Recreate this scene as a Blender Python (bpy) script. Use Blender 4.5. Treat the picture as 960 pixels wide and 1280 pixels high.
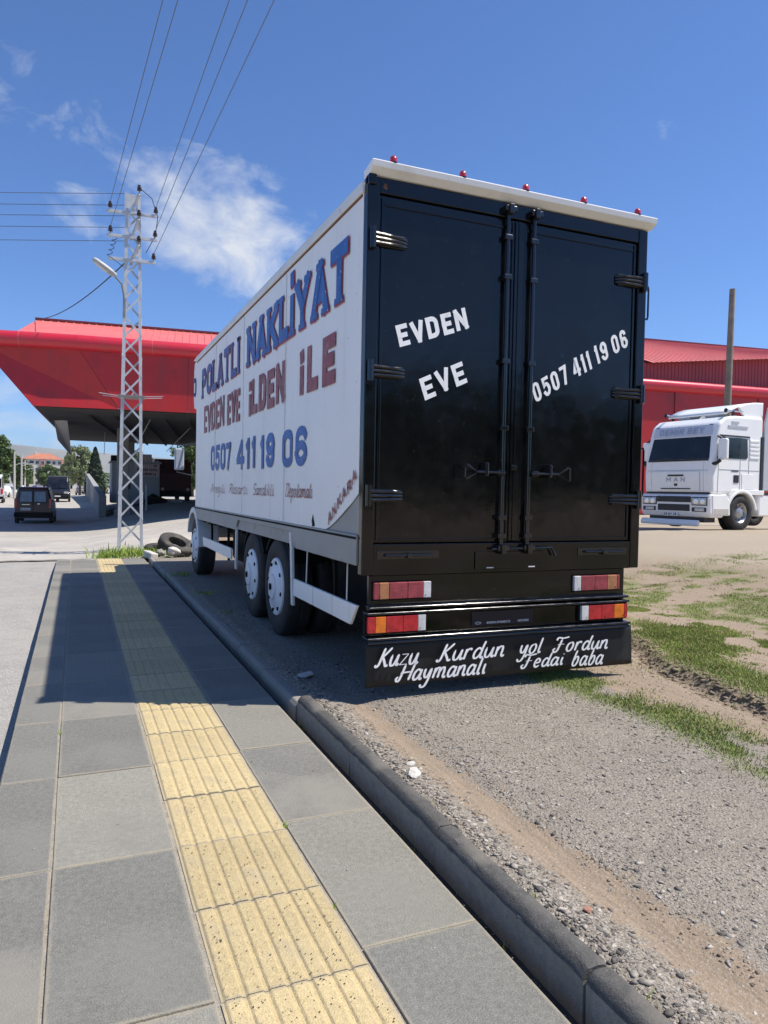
import bpy, bmesh, math, random
import numpy as np
from mathutils import Vector, Matrix
random.seed(7); rng = np.random.default_rng(11)
scene = bpy.context.scene
for o in list(bpy.data.objects): bpy.data.objects.remove(o)
COL = scene.collection

# ------------------------------------------------------------------ camera
CAM_H = 1.55
cam = bpy.data.cameras.new('camera'); camo = bpy.data.objects.new('camera', cam); COL.objects.link(camo)
cam.sensor_fit = 'HORIZONTAL'; cam.sensor_width = 36.0; cam.lens = 36.0 * 907 / 960
cam.clip_start = 0.05; cam.clip_end = 12000
_f = np.array([95 - 480, 606 - 640, 907.0]); _f /= np.linalg.norm(_f)
_x = np.array([2618 - 480, 655 - 640, 907.0]); _x -= _f * _x.dot(_f); _x /= np.linalg.norm(_x)
_z = np.cross(_x, _f); _z = -_z if _z[1] > 0 else _z
CR = np.stack([_x, _f, _z])
camo.matrix_world = Matrix(((CR[0][0], -CR[0][1], -CR[0][2], 0), (CR[1][0], -CR[1][1], -CR[1][2], 0),
                            (CR[2][0], -CR[2][1], -CR[2][2], CAM_H), (0, 0, 0, 1)))
scene.camera = camo

# ------------------------------------------------------------------ sun, sky, exposure
SUN_TO = Vector((1.97, -0.83, 3.56)).normalized()
sun = bpy.data.lights.new('sun', 'SUN'); sun.energy = 5.0; sun.angle = math.radians(0.55); sun.color = (1.0, 0.94, 0.85)
suno = bpy.data.objects.new('sun', sun); COL.objects.link(suno)
suno.rotation_euler = (-SUN_TO).to_track_quat('-Z', 'Y').to_euler(); suno.location = (20, -10, 40)
world = bpy.data.worlds.new('World'); scene.world = world; world.use_nodes = True
wn = world.node_tree.nodes; wl = world.node_tree.links; wn.clear()
def wnode(t, **k):
    n = wn.new(t)
    for a, b in k.items(): setattr(n, a, b)
    return n
sky = wnode('ShaderNodeTexSky', sky_type='NISHITA', sun_disc=False)
sky.sun_elevation = math.asin(SUN_TO.z); sky.sun_rotation = math.atan2(SUN_TO.x, SUN_TO.y)
sky.altitude = 900; sky.air_density = 1.0; sky.dust_density = 0.2; sky.ozone_density = 2.6
wbg = wnode('ShaderNodeBackground'); wbg.inputs['Strength'].default_value = 0.105
wout = wnode('ShaderNodeOutputWorld')
wtc = wnode('ShaderNodeTexCoord')
def wmath(op, a, b=None, c=None, clamp=False):
    n = wnode('ShaderNodeMath', operation=op, use_clamp=clamp)
    for i, v in enumerate((a, b, c)):
        if v is None: continue
        if isinstance(v, (int, float)): n.inputs[i].default_value = v
        else: wl.new(v, n.inputs[i])
    return n.outputs[0]
def wdot(vec):
    n = wnode('ShaderNodeVectorMath', operation='DOT_PRODUCT'); wl.new(wtc.outputs['Generated'], n.inputs[0]); n.inputs[1].default_value = vec
    return n.outputs['Value']
def cloud_bank(az, el, half_w, half_h, tilt, power=1.0):
    """soft elliptical region of sky round a compass direction, where cumulus can form"""
    c = Vector((math.sin(az) * math.cos(el), math.cos(az) * math.cos(el), math.sin(el)))
    r = Vector((math.cos(az), -math.sin(az), 0)); u = r.cross(c)
    r2 = r * math.cos(tilt) + u * math.sin(tilt); u2 = u * math.cos(tilt) - r * math.sin(tilt)
    w = wmath('MAXIMUM', wdot(c), 0.02)
    a = wmath('DIVIDE', wmath('DIVIDE', wdot(r2), w), half_w); b = wmath('DIVIDE', wmath('DIVIDE', wdot(u2), w), half_h)
    d = wmath('ADD', wmath('MULTIPLY', a, a), wmath('MULTIPLY', b, b))
    inside = wmath('GREATER_THAN', wdot(c), 0.05)
    return wmath('MULTIPLY', wmath('MULTIPLY', wmath('SUBTRACT', 1.0, d, clamp=True), power), inside)
banks = None
def az_el(v):
    v = Vector(v).normalized(); return math.atan2(v.x, v.y), math.asin(v.z)
def sky_dir(x, y):
    d = CR @ np.array([x - 480, y - 640, 907.0]); return az_el(tuple(d))
for (px, py, hw, hh, tl, pw) in ((285, 285, .190, .105, -.50, 1.36), (205, 222, .13, .07, -.35, .84), (62, 130, .10, .08, -.3, .60), (20, 520, .14, .075, 0, .85), (105, 268, .12, .05, 0, .74),
                                 (900, 150, .2, .06, .2, .20), (-420, 330, .3, .12, .1, .8), (-900, 200, .4, .12, .1, .7), (1700, 300, .4, .12, -.1, .6), (3400, 350, .5, .15, 0, .7)):
    a, e = sky_dir(px, py); b = cloud_bank(a, e, hw, hh, tl, pw)
    banks = b if banks is None else wmath('MAXIMUM', banks, b)
wmap = wnode('ShaderNodeMapping'); wmap.inputs['Scale'].default_value = (1, 1, 1.5); wl.new(wtc.outputs['Generated'], wmap.inputs['Vector'])
cn = wnode('ShaderNodeTexNoise'); cn.inputs['Scale'].default_value = 12.0; cn.inputs['Detail'].default_value = 12; cn.inputs['Roughness'].default_value = .62; cn.inputs['Distortion'].default_value = .5
wl.new(wmap.outputs[0], cn.inputs['Vector'])
dens = wmath('SUBTRACT', wmath('ADD', wmath('MULTIPLY', banks, .50), wmath('MULTIPLY', cn.outputs['Fac'], 1.5)), 1.03)
dens = wmath('MULTIPLY', dens, 1.75, clamp=True)
dens = wmath('MULTIPLY', wmath('POWER', dens, 1.1), .9)
dens = wmath('MULTIPLY', dens, wmath('MULTIPLY', banks, 6, clamp=True))
cmix = wnode('ShaderNodeMixRGB'); cmix.inputs['Color2'].default_value = (6.0, 6.2, 6.5, 1)
tint = wnode('ShaderNodeMixRGB', blend_type='MULTIPLY'); tint.inputs['Fac'].default_value = 1; tint.inputs['Color2'].default_value = (.54, .81, 1.16, 1); wl.new(sky.outputs[0], tint.inputs['Color1'])
wl.new(dens, cmix.inputs['Fac']); wl.new(tint.outputs[0], cmix.inputs['Color1'])
wl.new(cmix.outputs[0], wbg.inputs['Color']); wl.new(wbg.outputs[0], wout.inputs['Surface'])
vs = scene.view_settings; vs.view_transform = 'Standard'; vs.look = 'None'; vs.gamma = 1.0; vs.exposure = 0.40; vs.use_curve_mapping = False

# ------------------------------------------------------------------ terrain
def sm(a, b, x):
    t = np.clip((np.asarray(x, float) - a) / (b - a), 0, 1); return t * t * (3 - 2 * t)
def vnoise(x, y, seed=0, octaves=4, scale=1.0):
    """cheap smooth value noise, 0..1"""
    x = np.asarray(x, float) * scale; y = np.asarray(y, float) * scale; out = 0; amp = 1; tot = 0
    for k in range(octaves):
        r = np.random.default_rng(seed * 31 + k); tab = r.random((64, 64))
        xi = np.floor(x).astype(int); yi = np.floor(y).astype(int); fx = x - xi; fy = y - yi
        fx = fx * fx * (3 - 2 * fx); fy = fy * fy * (3 - 2 * fy)
        a = tab[xi % 64, yi % 64]; b = tab[(xi + 1) % 64, yi % 64]; c = tab[xi % 64, (yi + 1) % 64]; d = tab[(xi + 1) % 64, (yi + 1) % 64]
        out = out + amp * ((a * (1 - fx) + b * fx) * (1 - fy) + (c * (1 - fx) + d * fx) * fy); tot += amp; amp *= .5; x = x * 2.03 + 7.1; y = y * 2.03 + 3.7
    return out / tot
RUT = [(6.4, 8.5), (5.75, 7.0), (5.27, 5.88), (4.78, 4.9), (4.65, 4.31), (4.47, 3.59), (4.35, 2.6), (4.3, 0.5), (4.3, -4)]
RUT_Y = [p[1] for p in RUT][::-1]; RUT_X = [p[0] for p in RUT][::-1]
def rut_x(y): return np.interp(y, RUT_Y, RUT_X) + .10 * (vnoise(y, y * 0, 5, 3, 2.2) - .5)
def roadfar(y): return -.5 * sm(14, 34, y) + .35 * sm(44, 66, y)
def yard_z(x, y): return .05 + .57 * sm(4.6, 16, x)
def lot_z(x, y):
    rf = roadfar(y)
    return rf + (.2 + .35 * sm(36, 52, y) - rf) * sm(-.5, 6, x) + .42 * sm(9, 17, x)
def base_z(x, y):
    x = np.asarray(x, float); y = np.asarray(y, float); a = sm(14, 32, y)
    return np.where(x < .6, -.13, yard_z(x, y)) * (1 - a) + lot_z(x, y) * a
def ground_z(x, y):
    """the gravel yard with its ruts, wheel track and loose lumps"""
    x = np.asarray(x, float); y = np.asarray(y, float)
    z = base_z(x, y)
    near = sm(1.46, 1.6, x) * (1 - sm(12, 16, y))
    z = z + near * .022 * (vnoise(x, y, 2, 4, 1.3) - .5)
    z = z - near * .022 * np.exp(-((x - 1.86) / .10) ** 2) * (y < 6)
    z = z + near * .018 * np.exp(-((x - 1.60) / .07) ** 2)
    rx = rut_x(y); inr = (1 - sm(7.5, 9.5, y))
    z = z + near * inr * (.055 * sm(-.05, .06, x - rx) * (1 - sm(.3, 1.6, x - rx)) - .035 * np.exp(-((x - rx + .12) / .09) ** 2))
    z = z + near * sm(4.6, 5.6, x) * .05 * (vnoise(x, y, 3, 4, .9) - .5)
    z = z - near * .05 * np.exp(-((y - 8.6 - .25 * (x - 7)) / .25) ** 2) * sm(5.5, 7, x)
    return z
def grass_mask(x, y):
    x = np.asarray(x, float); y = np.asarray(y, float)
    n1 = vnoise(x, y, 8, 4, 3.4); n2 = vnoise(x, y, 9, 4, .9); rx = rut_x(y)
    strip = np.exp(-((x - 3.70 - .07 * np.sin(y * 2.1)) / .24) ** 2) * (1 - sm(5.2, 6.0, y)) * 1.15
    patch = np.exp(-(((x - rx - .36) / .30) ** 2)) * (1 - sm(6.0, 6.8, y)) * sm(3.0, 4.0, y)
    field = 1.1 * sm(-.05, .5, x - rx - .1) * (1 - sm(9.6, 11.4, x + .3 * (y - 8))) * sm(.41, .55, n2 * .40 + n1 * .60) * .95
    under = np.exp(-((x - 4.3) / .5) ** 2) * np.exp(-((y - 5.7) / .7) ** 2) * .8
    far = np.exp(-(((x - 11.7) / .9) ** 2 + ((y - 9.8) / .45) ** 2)) * 1.2 + np.exp(-(((x - 9.4) / 1.2) ** 2 + ((y - 9.0) / .7) ** 2)) * .8
    strip = strip * sm(.16, .46, n1); patch = patch * sm(.18, .42, n1)
    g = np.maximum.reduce([strip, patch * 1.1, field, under * sm(.35, .55, n1), far * sm(.35, .55, n1)])
    return np.clip(g, 0, 1) * sm(2.2, 3.2, x) * sm(-4, -3, y)
def soil_mask(x, y):
    x = np.asarray(x, float); y = np.asarray(y, float); n = vnoise(x, y, 12, 4, 1.6); rx = rut_x(y)
    t = np.exp(-((x - 1.86 - .05 * np.sin(y * 1.3)) / (.10 + .02 * (3 - y) * (y < 3))) ** 2) * (1 - sm(4.4, 5.4, y))
    b = sm(3.7, 4.0, x + .25 * (n - .5)) * .95
    return np.clip(np.maximum(t * 1.2, b), 0, 1)

# ------------------------------------------------------------------ materials
MATS = {}
def pm(name, base, rough=.6, var=.12, vscale=4.0, fine=0.0, fscale=120.0, bump=0.0, bscale=60.0, metal=0.0, spec=.5, coat=0.0, alpha=1.0, emit=None, trans=0.0, var2=None, dirt=None, dscale=2.0, dlo=.52, dhi=.7, rvar=0.0, objrand=0.0, coords='Object', specks=None, streak=None, edge=None, mid=0.0, mscale=45.0, wave=0.0):
    m = bpy.data.materials.new(name); m.use_nodes = True; nt = m.node_tree; n = nt.nodes; l = nt.links
    p = n['Principled BSDF']; tc = n.new('ShaderNodeTexCoord')
    def noise(scale, detail=5, rough_=.55):
        t = n.new('ShaderNodeTexNoise'); t.inputs['Scale'].default_value = scale; t.inputs['Detail'].default_value = detail; t.inputs['Roughness'].default_value = rough_
        l.new(tc.outputs[coords], t.inputs['Vector']); return t.outputs['Fac']
    def mix(fac, a, b, mode='MIX'):
        x = n.new('ShaderNodeMixRGB'); x.blend_type = mode
        for s, v in (('Fac', fac), ('Color1', a), ('Color2', b)):
            if isinstance(v, (tuple, list)): x.inputs[s].default_value = (*v[:3], 1)
            elif isinstance(v, (int, float)): x.inputs[s].default_value = v
            else: l.new(v, x.inputs[s])
        return x.outputs[0]
    def ramp(v, a, b):
        r = n.new('ShaderNodeMapRange'); r.inputs['From Min'].default_value = a; r.inputs['From Max'].default_value = b; r.clamp = True; l.new(v, r.inputs['Value']); return r.outputs[0]
    lo = tuple(c * (1 - var) for c in base); hi = tuple(min(1, c * (1 + var)) for c in base)
    if var2: hi = var2
    col = mix(ramp(noise(vscale), .3, .7), lo, hi)
    if objrand:
        oi = n.new('ShaderNodeObjectInfo'); g = n.new('ShaderNodeMapRange'); g.inputs['To Min'].default_value = 1 - objrand; g.inputs['To Max'].default_value = 1 + objrand; l.new(oi.outputs['Random'], g.inputs['Value'])
        cc = n.new('ShaderNodeCombineColor'); [l.new(g.outputs[0], cc.inputs[i]) for i in range(3)]; col = mix(1.0, col, cc.outputs[0], 'MULTIPLY')
    if fine:
        f = ramp(noise(fscale, 3, .7), .3, .7); g = n.new('ShaderNodeMapRange'); g.inputs['To Min'].default_value = 1 - fine; g.inputs['To Max'].default_value = 1 + fine; l.new(f, g.inputs['Value'])
        cc = n.new('ShaderNodeCombineColor'); [l.new(g.outputs[0], cc.inputs[i]) for i in range(3)]; col = mix(1.0, col, cc.outputs[0], 'MULTIPLY')
    if mid:
        f = ramp(noise(mscale, 4, .75), .32, .68); g = n.new('ShaderNodeMapRange'); g.inputs['To Min'].default_value = 1 - mid; g.inputs['To Max'].default_value = 1 + mid; l.new(f, g.inputs['Value'])
        cc = n.new('ShaderNodeCombineColor'); [l.new(g.outputs[0], cc.inputs[i]) for i in range(3)]; col = mix(1.0, col, cc.outputs[0], 'MULTIPLY')
    if dirt: col = mix(ramp(noise(dscale, 8, .65), dlo, dhi), col, dirt)
    if streak:      # grime run down the sheet: (colour, across scale, down scale, lo, hi)
        mp = n.new('ShaderNodeMapping'); mp.inputs['Scale'].default_value = (streak[1], streak[1], streak[2]); l.new(tc.outputs['Object'], mp.inputs['Vector']); t = n.new('ShaderNodeTexNoise'); t.inputs['Scale'].default_value = 1; t.inputs['Detail'].default_value = 7; t.inputs['Roughness'].default_value = .6; l.new(mp.outputs[0], t.inputs['Vector'])
        col = mix(ramp(t.outputs['Fac'], streak[3], streak[4]), col, streak[0])
    if specks:      # (colour, scale, lo, hi) per entry
        for (c_, s_, a_, b_) in specks: col = mix(ramp(noise(s_, 2, .5), a_, b_), col, c_)
    if edge:        # sandy dust caught along the rim of a slab: (colour, reach)
        sx = n.new('ShaderNodeSeparateXYZ'); l.new(tc.outputs['Generated'], sx.inputs[0])
        def mth(op, a, b=None):
            q = n.new('ShaderNodeMath'); q.operation = op
            for i, v in enumerate((a, b)):
                if v is None: continue
                if isinstance(v, (int, float)): q.inputs[i].default_value = v
                else: l.new(v, q.inputs[i])
            return q.outputs[0]
        ex = mth('MINIMUM', sx.outputs[0], mth('SUBTRACT', 1.0, sx.outputs[0])); ey = mth('MULTIPLY', mth('MINIMUM', sx.outputs[1], mth('SUBTRACT', 1.0, sx.outputs[1])), 2.0)
        e = mth('ADD', mth('MINIMUM', ex, ey), mth('MULTIPLY', mth('SUBTRACT', noise(9, 6, .7), .5), edge[1] * 2.2))
        col = mix(ramp(mth('SUBTRACT', edge[1], e), 0, edge[1]), col, edge[0])
    l.new(col, p.inputs['Base Color']); p.inputs['Roughness'].default_value = rough; p.inputs['Metallic'].default_value = metal
    p.inputs['Specular IOR Level'].default_value = spec; p.inputs['Coat Weight'].default_value = coat; p.inputs['Coat Roughness'].default_value = .08
    if rvar:
        g = n.new('ShaderNodeMapRange'); g.inputs['To Min'].default_value = max(.02, rough - rvar); g.inputs['To Max'].default_value = min(1, rough + rvar); l.new(ramp(noise(vscale * 1.7 + 1, 7, .65), .3, .7), g.inputs['Value']); l.new(g.outputs[0], p.inputs['Roughness'])
    if bump:
        b = n.new('ShaderNodeBump'); b.inputs['Strength'].default_value = bump; b.inputs['Distance'].default_value = .01; l.new(noise(bscale, 6, .6), b.inputs['Height']); l.new(b.outputs[0], p.inputs['Normal'])
    if wave:
        b0 = n.new('ShaderNodeBump'); b0.inputs['Strength'].default_value = wave; b0.inputs['Distance'].default_value = .03; l.new(noise(1.7, 3, .5), b0.inputs['Height'])
        if bump: l.new(b0.outputs[0], b.inputs['Normal'])
        else: l.new(b0.outputs[0], p.inputs['Normal'])
    if emit: p.inputs['Emission Color'].default_value = (*base, 1); p.inputs['Emission Strength'].default_value = emit
    if trans: p.inputs['Transmission Weight'].default_value = trans
    if alpha < 1: p.inputs['Alpha'].default_value = alpha
    MATS[name] = m; return m
pm('black_paint', (.0038, .0040, .0046), .13, .25, 3, bump=.05, bscale=11, spec=.42, coat=.08, rvar=.09, wave=.20, specks=[((.035, .035, .037), 130, .725, .77), ((.016, .0155, .015), 26, .69, .76)], streak=((.010, .0098, .0095), 9, .9, .60, .80), fine=.2, fscale=60, dirt=(.007, .007, .008), dscale=1.6, dlo=.5, dhi=.75)
pm('black_trim', (.007, .007, .008), .16, .25, 6, bump=.06, bscale=40, spec=.6, coat=.3, rvar=.1)
pm('black_matte', (.007, .007, .007), .8, spec=.2, var=.3, vscale=6, bump=.1, bscale=50)
pm('black_matte_old', (.014, .014, .014), .7, .3, 6, bump=.1, bscale=50)
pm('flap_rubber', (.008, .008, .0085), .5, .25, 6, bump=.12, bscale=30, dirt=(.03, .028, .025), dscale=3, dlo=.58, dhi=.8)
pm('truck_white', (.95, .925, .87), .42, .03, 1.5, bump=.03, bscale=14, dirt=(.87, .84, .78), dscale=1.3, dlo=.52, dhi=.8, spec=.4, streak=((.79, .75, .67), 5.5, .35, .56, .80), specks=[((.55, .48, .40), 22, .735, .78)])
pm('truck_white_worn', (.78, .77, .74), .5, .06, 2.5, bump=.05, bscale=30, dirt=(.42, .36, .28), dscale=4, dlo=.60, dhi=.75)
pm('skirt_grey', (.33, .33, .31), .5, .12, 2, bump=.05, bscale=30, dirt=(.17, .13, .10), dscale=4, dlo=.60, dhi=.72)
pm('text_blue', (.022, .115, .38), .5, .25, 2.2, fine=.15, fscale=40, streak=((.10, .20, .46), 7, 2.2, .52, .78), specks=[((.5, .55, .66), 30, .67, .74)])
pm('text_navy', (.045, .05, .26), .45, .35, 3.0, var2=(.03, .10, .34), fine=.2, fscale=30, streak=((.13, .16, .40), 8, 1.5, .5, .75), specks=[((.55, .55, .62), 30, .67, .74)])
pm('text_red', (.27, .035, .035), .45, .3, 3.0, fine=.2, fscale=40, dirt=(.38, .16, .14), dscale=5, dlo=.5, dhi=.72, streak=((.36, .13, .11), 8, 1.5, .5, .75), specks=[((.62, .52, .5), 30, .68, .75)])
pm('text_redline', (.42, .05, .06), .5, .2, 3.0)
pm('text_white', (.92, .915, .90), .5, .05, 5, dirt=(.62, .62, .62), dscale=14, dlo=.58, dhi=.8)
pm('tyre_rubber', (.020, .020, .020), .75, .25, 5, bump=.1, bscale=40, dirt=(.06, .052, .044), dscale=6, dlo=.52, dhi=.8)
pm('old_tyre', (.045, .042, .038), .85, .3, 5, bump=.15, bscale=40, dirt=(.14, .12, .09), dscale=6, dlo=.5, dhi=.75)
pm('rim_white', (.78, .79, .80), .38, .05, 5, dirt=(.5, .48, .45), dscale=6, dlo=.58, dhi=.8)
pm('lens_red', (.50, .022, .028), .22, .3, 14, fine=.35, fscale=170, bump=.3, bscale=90, spec=.6, coat=.4)
pm('lens_red_dusty', (.34, .06, .07), .45, .3, 14, fine=.35, fscale=170, bump=.3, bscale=90)
pm('lens_amber', (.80, .20, .02), .22, .2, 14, fine=.2, fscale=170, bump=.3, bscale=90, coat=.4)
pm('lens_amber_dusty', (.46, .20, .09), .45, .2, 14, fine=.2, fscale=170, bump=.3, bscale=90)
pm('lens_clear', (.70, .70, .68), .25, .12, 20, bump=.3, bscale=120)
pm('plate_blue', (.008, .010, .022), .3, .1, 5)
pm('rust', (.16, .065, .03), .8, .3, 20)
pm('slab', (.196, .190, .162), .85, .10, 2.2, fine=.42, fscale=210, bump=.5, bscale=120, mid=.20, mscale=38, specks=[((.09, .085, .075), 150, .68, .75), ((.40, .385, .35), 170, .70, .76), ((.10, .095, .085), 24, .735, .77)], edge=((.30, .265, .20), .035), var2=(.21, .203, .184), dirt=(.235, .22, .185), dscale=1.1, dlo=.46, dhi=.62, objrand=.16)
pm('slab_cool', (.172, .168, .146), .85, .08, 2.2, fine=.44, fscale=210, bump=.5, bscale=120, mid=.20, mscale=38, specks=[((.08, .076, .07), 150, .68, .75), ((.36, .35, .32), 170, .70, .76), ((.09, .085, .078), 22, .735, .77)], edge=((.29, .26, .20), .035), dirt=(.195, .19, .163), dscale=1.4, dlo=.5, dhi=.7, objrand=.10)
pm('slab_warm', (.242, .23, .192), .85, .08, 2.2, fine=.40, fscale=210, bump=.5, bscale=120, mid=.18, mscale=38, specks=[((.10, .094, .08), 150, .68, .75), ((.44, .42, .37), 170, .70, .76), ((.11, .10, .088), 26, .735, .77)], edge=((.32, .285, .21), .03), dirt=(.215, .205, .175), dscale=1.3, dlo=.5, dhi=.68, objrand=.10)
pm('tactile', (.49, .388, .205), .8, .07, 3, fine=.26, fscale=210, bump=.45, bscale=130, mid=.13, mscale=34, specks=[((.16, .125, .07), 140, .685, .74), ((.12, .10, .065), 60, .725, .76), ((.36, .30, .19), 5, .58, .80)], edge=((.38, .32, .21), .05), dirt=(.46, .375, .22), dscale=3.5, dlo=.54, dhi=.76, objrand=.13)
pm('pit', (.05, .042, .03), .9)
pm('mortar', (.30, .27, .22), .95, .25, 12, fine=.4, fscale=150, bump=.6, bscale=140)
pm('kerb_top', (.088, .084, .076), .9, .16, 3, fine=.32, fscale=200, mid=.22, mscale=30, specks=[((.24, .22, .19), 90, .68, .75), ((.20, .18, .145), 4, .58, .8)], bump=.5, bscale=130, dirt=(.125, .115, .10), dscale=3.2, dlo=.52, dhi=.74, objrand=.10)
pm('gutter_shade_dirt', (.055, .05, .043), .95, .3, 8, fine=.4, fscale=120, bump=.6, bscale=80)  # near-black tone puts the shade of the gap into the gutter dirt
pm('kerb_stone', (.25, .237, .205), .9, .10, 3, fine=.25, fscale=180, mid=.16, mscale=26, specks=[((.14, .13, .11), 70, .66, .74)], streak=((.20, .18, .15), 14, 3, .52, .75), bump=.5, bscale=130, dirt=(.18, .17, .145), dscale=2.6, dlo=.50, dhi=.72, objrand=.08)
pm('kerb_old', (.27, .25, .215), .9, .16, 3, fine=.3, fscale=160, bump=.5, bscale=100, dirt=(.18, .165, .14), dscale=3, dlo=.5, dhi=.75)
pm('asphalt_lot', (.40, .37, .32), .92, .10, .35, mid=.12, mscale=9, specks=[((.24, .22, .19), 1.4, .62, .80), ((.50, .47, .41), .9, .58, .8)], fine=.12, fscale=30, bump=.3, bscale=60, dirt=(.31, .295, .27), dscale=.30, dlo=.5, dhi=.72)
pm('galvanised', (.55, .56, .57), .55, .10, 6, metal=.25, bump=.05, bscale=50, dirt=(.42, .42, .42), dscale=7, dlo=.55, dhi=.8)
pm('galvanised_dark', (.23, .235, .24), .6, .15, 6, metal=.2)
pm('porcelain', (.045, .03, .028), .2, .2, 8)
pm('wire', (.10, .10, .105), .5, .1, 8)
pm('cable', (.015, .015, .015), .6, .1, 8)
pm('lamp_grey', (.42, .41, .38), .5, .1, 10)
pm('lamp_glass', (.60, .60, .56), .2, .1, 10)
pm('pole_wood', (.24, .20, .155), .9, .25, 3, bump=.4, bscale=30, fine=.2, fscale=40)
pm('red_panel', (.45, .017, .017), .42, .06, .5, bump=.02, bscale=3, dirt=(.27, .02, .022), dscale=.6, streak=((.25, .03, .03), 1.6, .18, .55, .8), wave=.1)
pm('red_tube', (.56, .02, .04), .32, .05, .7, dirt=(.46, .04, .05), dscale=1.2, wave=.08, bump=.02, bscale=2, spec=.5, coat=.15)
pm('red_roof', (.66, .15, .135), .5, .08, .8, dirt=(.60, .18, .16), dscale=.9)
pm('red_roof_edge', (.16, .014, .016), .5, .1, 2)
pm('red_clad', (.42, .05, .055), .5, .10, .8)
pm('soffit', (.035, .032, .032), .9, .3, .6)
pm('concrete', (.30, .29, .27), .9, .10, 1.2, fine=.15, fscale=30, bump=.3, bscale=30, dirt=(.22, .21, .20), dscale=.8, dlo=.5, dhi=.75)
pm('concrete_pale', (.50, .47, .42), .9, .10, 1.2, fine=.12, fscale=30, bump=.3, bscale=30)
pm('booth_wall', (.36, .39, .41), .6, .06, 1.2, bump=.05, bscale=20)
pm('sign_board', (.55, .48, .48), .6, .05, 1.2)
pm('sign_red', (.22, .03, .05), .6, .1, 2)
pm('old_red_truck', (.11, .012, .014), .5, .15, 2)
pm('cab_white', (.88, .875, .85), .30, .03, 2, spec=.5, coat=.25, dirt=(.80, .785, .74), dscale=2.0, dlo=.55, dhi=.8)
pm('car_window', (.16, .19, .22), .1, .3, 4, spec=.7)  # lightened grey-blue imitates bright scenery and sky showing in the panes
pm('cab_grey', (.46, .48, .50), .4, .05, 2)  # plain grey of fairings, deflector feet, stickers and seam lines
pm('visor_band', (.60, .63, .70), .4, .05, 3)
pm('cab_black', (.012, .012, .013), .45, .2, 5)
pm('glass_dark', (.010, .012, .016), .05, .5, 2, spec=.45)
pm('glass_grey', (.03, .035, .04), .06, .3, 2, spec=.45)
pm('chrome', (.70, .70, .70), .18, .08, 10, metal=1.0)
pm('headlamp', (.50, .50, .48), .10, .25, 16, spec=.8, coat=.6)
pm('wheel_alloy', (.42, .42, .42), .4, .2, 10, metal=.7, dirt=(.20, .15, .12), dscale=10)
pm('mirror_grey', (.42, .45, .50), .3, .1, 6)
pm('visor_text', (.38, .42, .53), .5, .1, 6)
pm('car_navy', (.008, .009, .014), .30, .15, 3, spec=.5, coat=.3)
pm('car_white', (.75, .75, .74), .3, .04, 3, coat=.3)
pm('car_blue', (.03, .05, .14), .3, .1, 3, coat=.3)
pm('car_silver', (.35, .36, .37), .3, .06, 3, metal=.4, coat=.3)
pm('car_red', (.30, .02, .02), .3, .1, 3, coat=.3)
pm('bark', (.14, .105, .075), .95, .25, 6, bump=.5, bscale=20)
pm('leaf_dark', (.075, .13, .030), .7, .4, 2.0, var2=(.14, .20, .055), spec=.3)
pm('leaf_mid', (.080, .13, .034), .7, .35, 2.0, var2=(.15, .21, .06), spec=.3)
pm('leaf_pale', (.21, .25, .10), .7, .3, 1.5, var2=(.32, .36, .17), spec=.3)
pm('leaf_fir', (.030, .052, .028), .7, .4, 2.0, var2=(.055, .085, .04), spec=.3)
pm('grass_blade', (.19, .31, .04), .75, .3, 2.2, var2=(.36, .45, .10), spec=.25)
pm('grass_dry', (.30, .25, .12), .8, .2, 2.2, spec=.2)
pm('soil_clod', (.19, .145, .10), .95, .3, 14, var2=(.29, .225, .155))
pm('stone_grey', (.235, .205, .168), .9, .45, 30, var2=(.50, .45, .38), fine=.2, fscale=150)
pm('stone_dark', (.085, .078, .07), .9, .4, 30, var2=(.18, .162, .14), fine=.2, fscale=150)
pm('rubble_white', (.54, .51, .46), .9, .12, 12, bump=.6, bscale=40)
pm('brick_red', (.38, .19, .13), .9, .2, 20, bump=.5, bscale=50)
pm('plaster_cream', (.62, .58, .50), .9, .05, .3)
pm('plaster_pink', (.45, .24, .21), .9, .06, .3)
pm('roof_tile', (.42, .16, .09), .85, .15, .6, bump=.4, bscale=3)
pm('hill_soil', (.19, .185, .15), .95, .2, .006, var2=(.25, .24, .18), coords='Object')
pm('house_white', (.66, .64, .60), .9, .05, .2)

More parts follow.
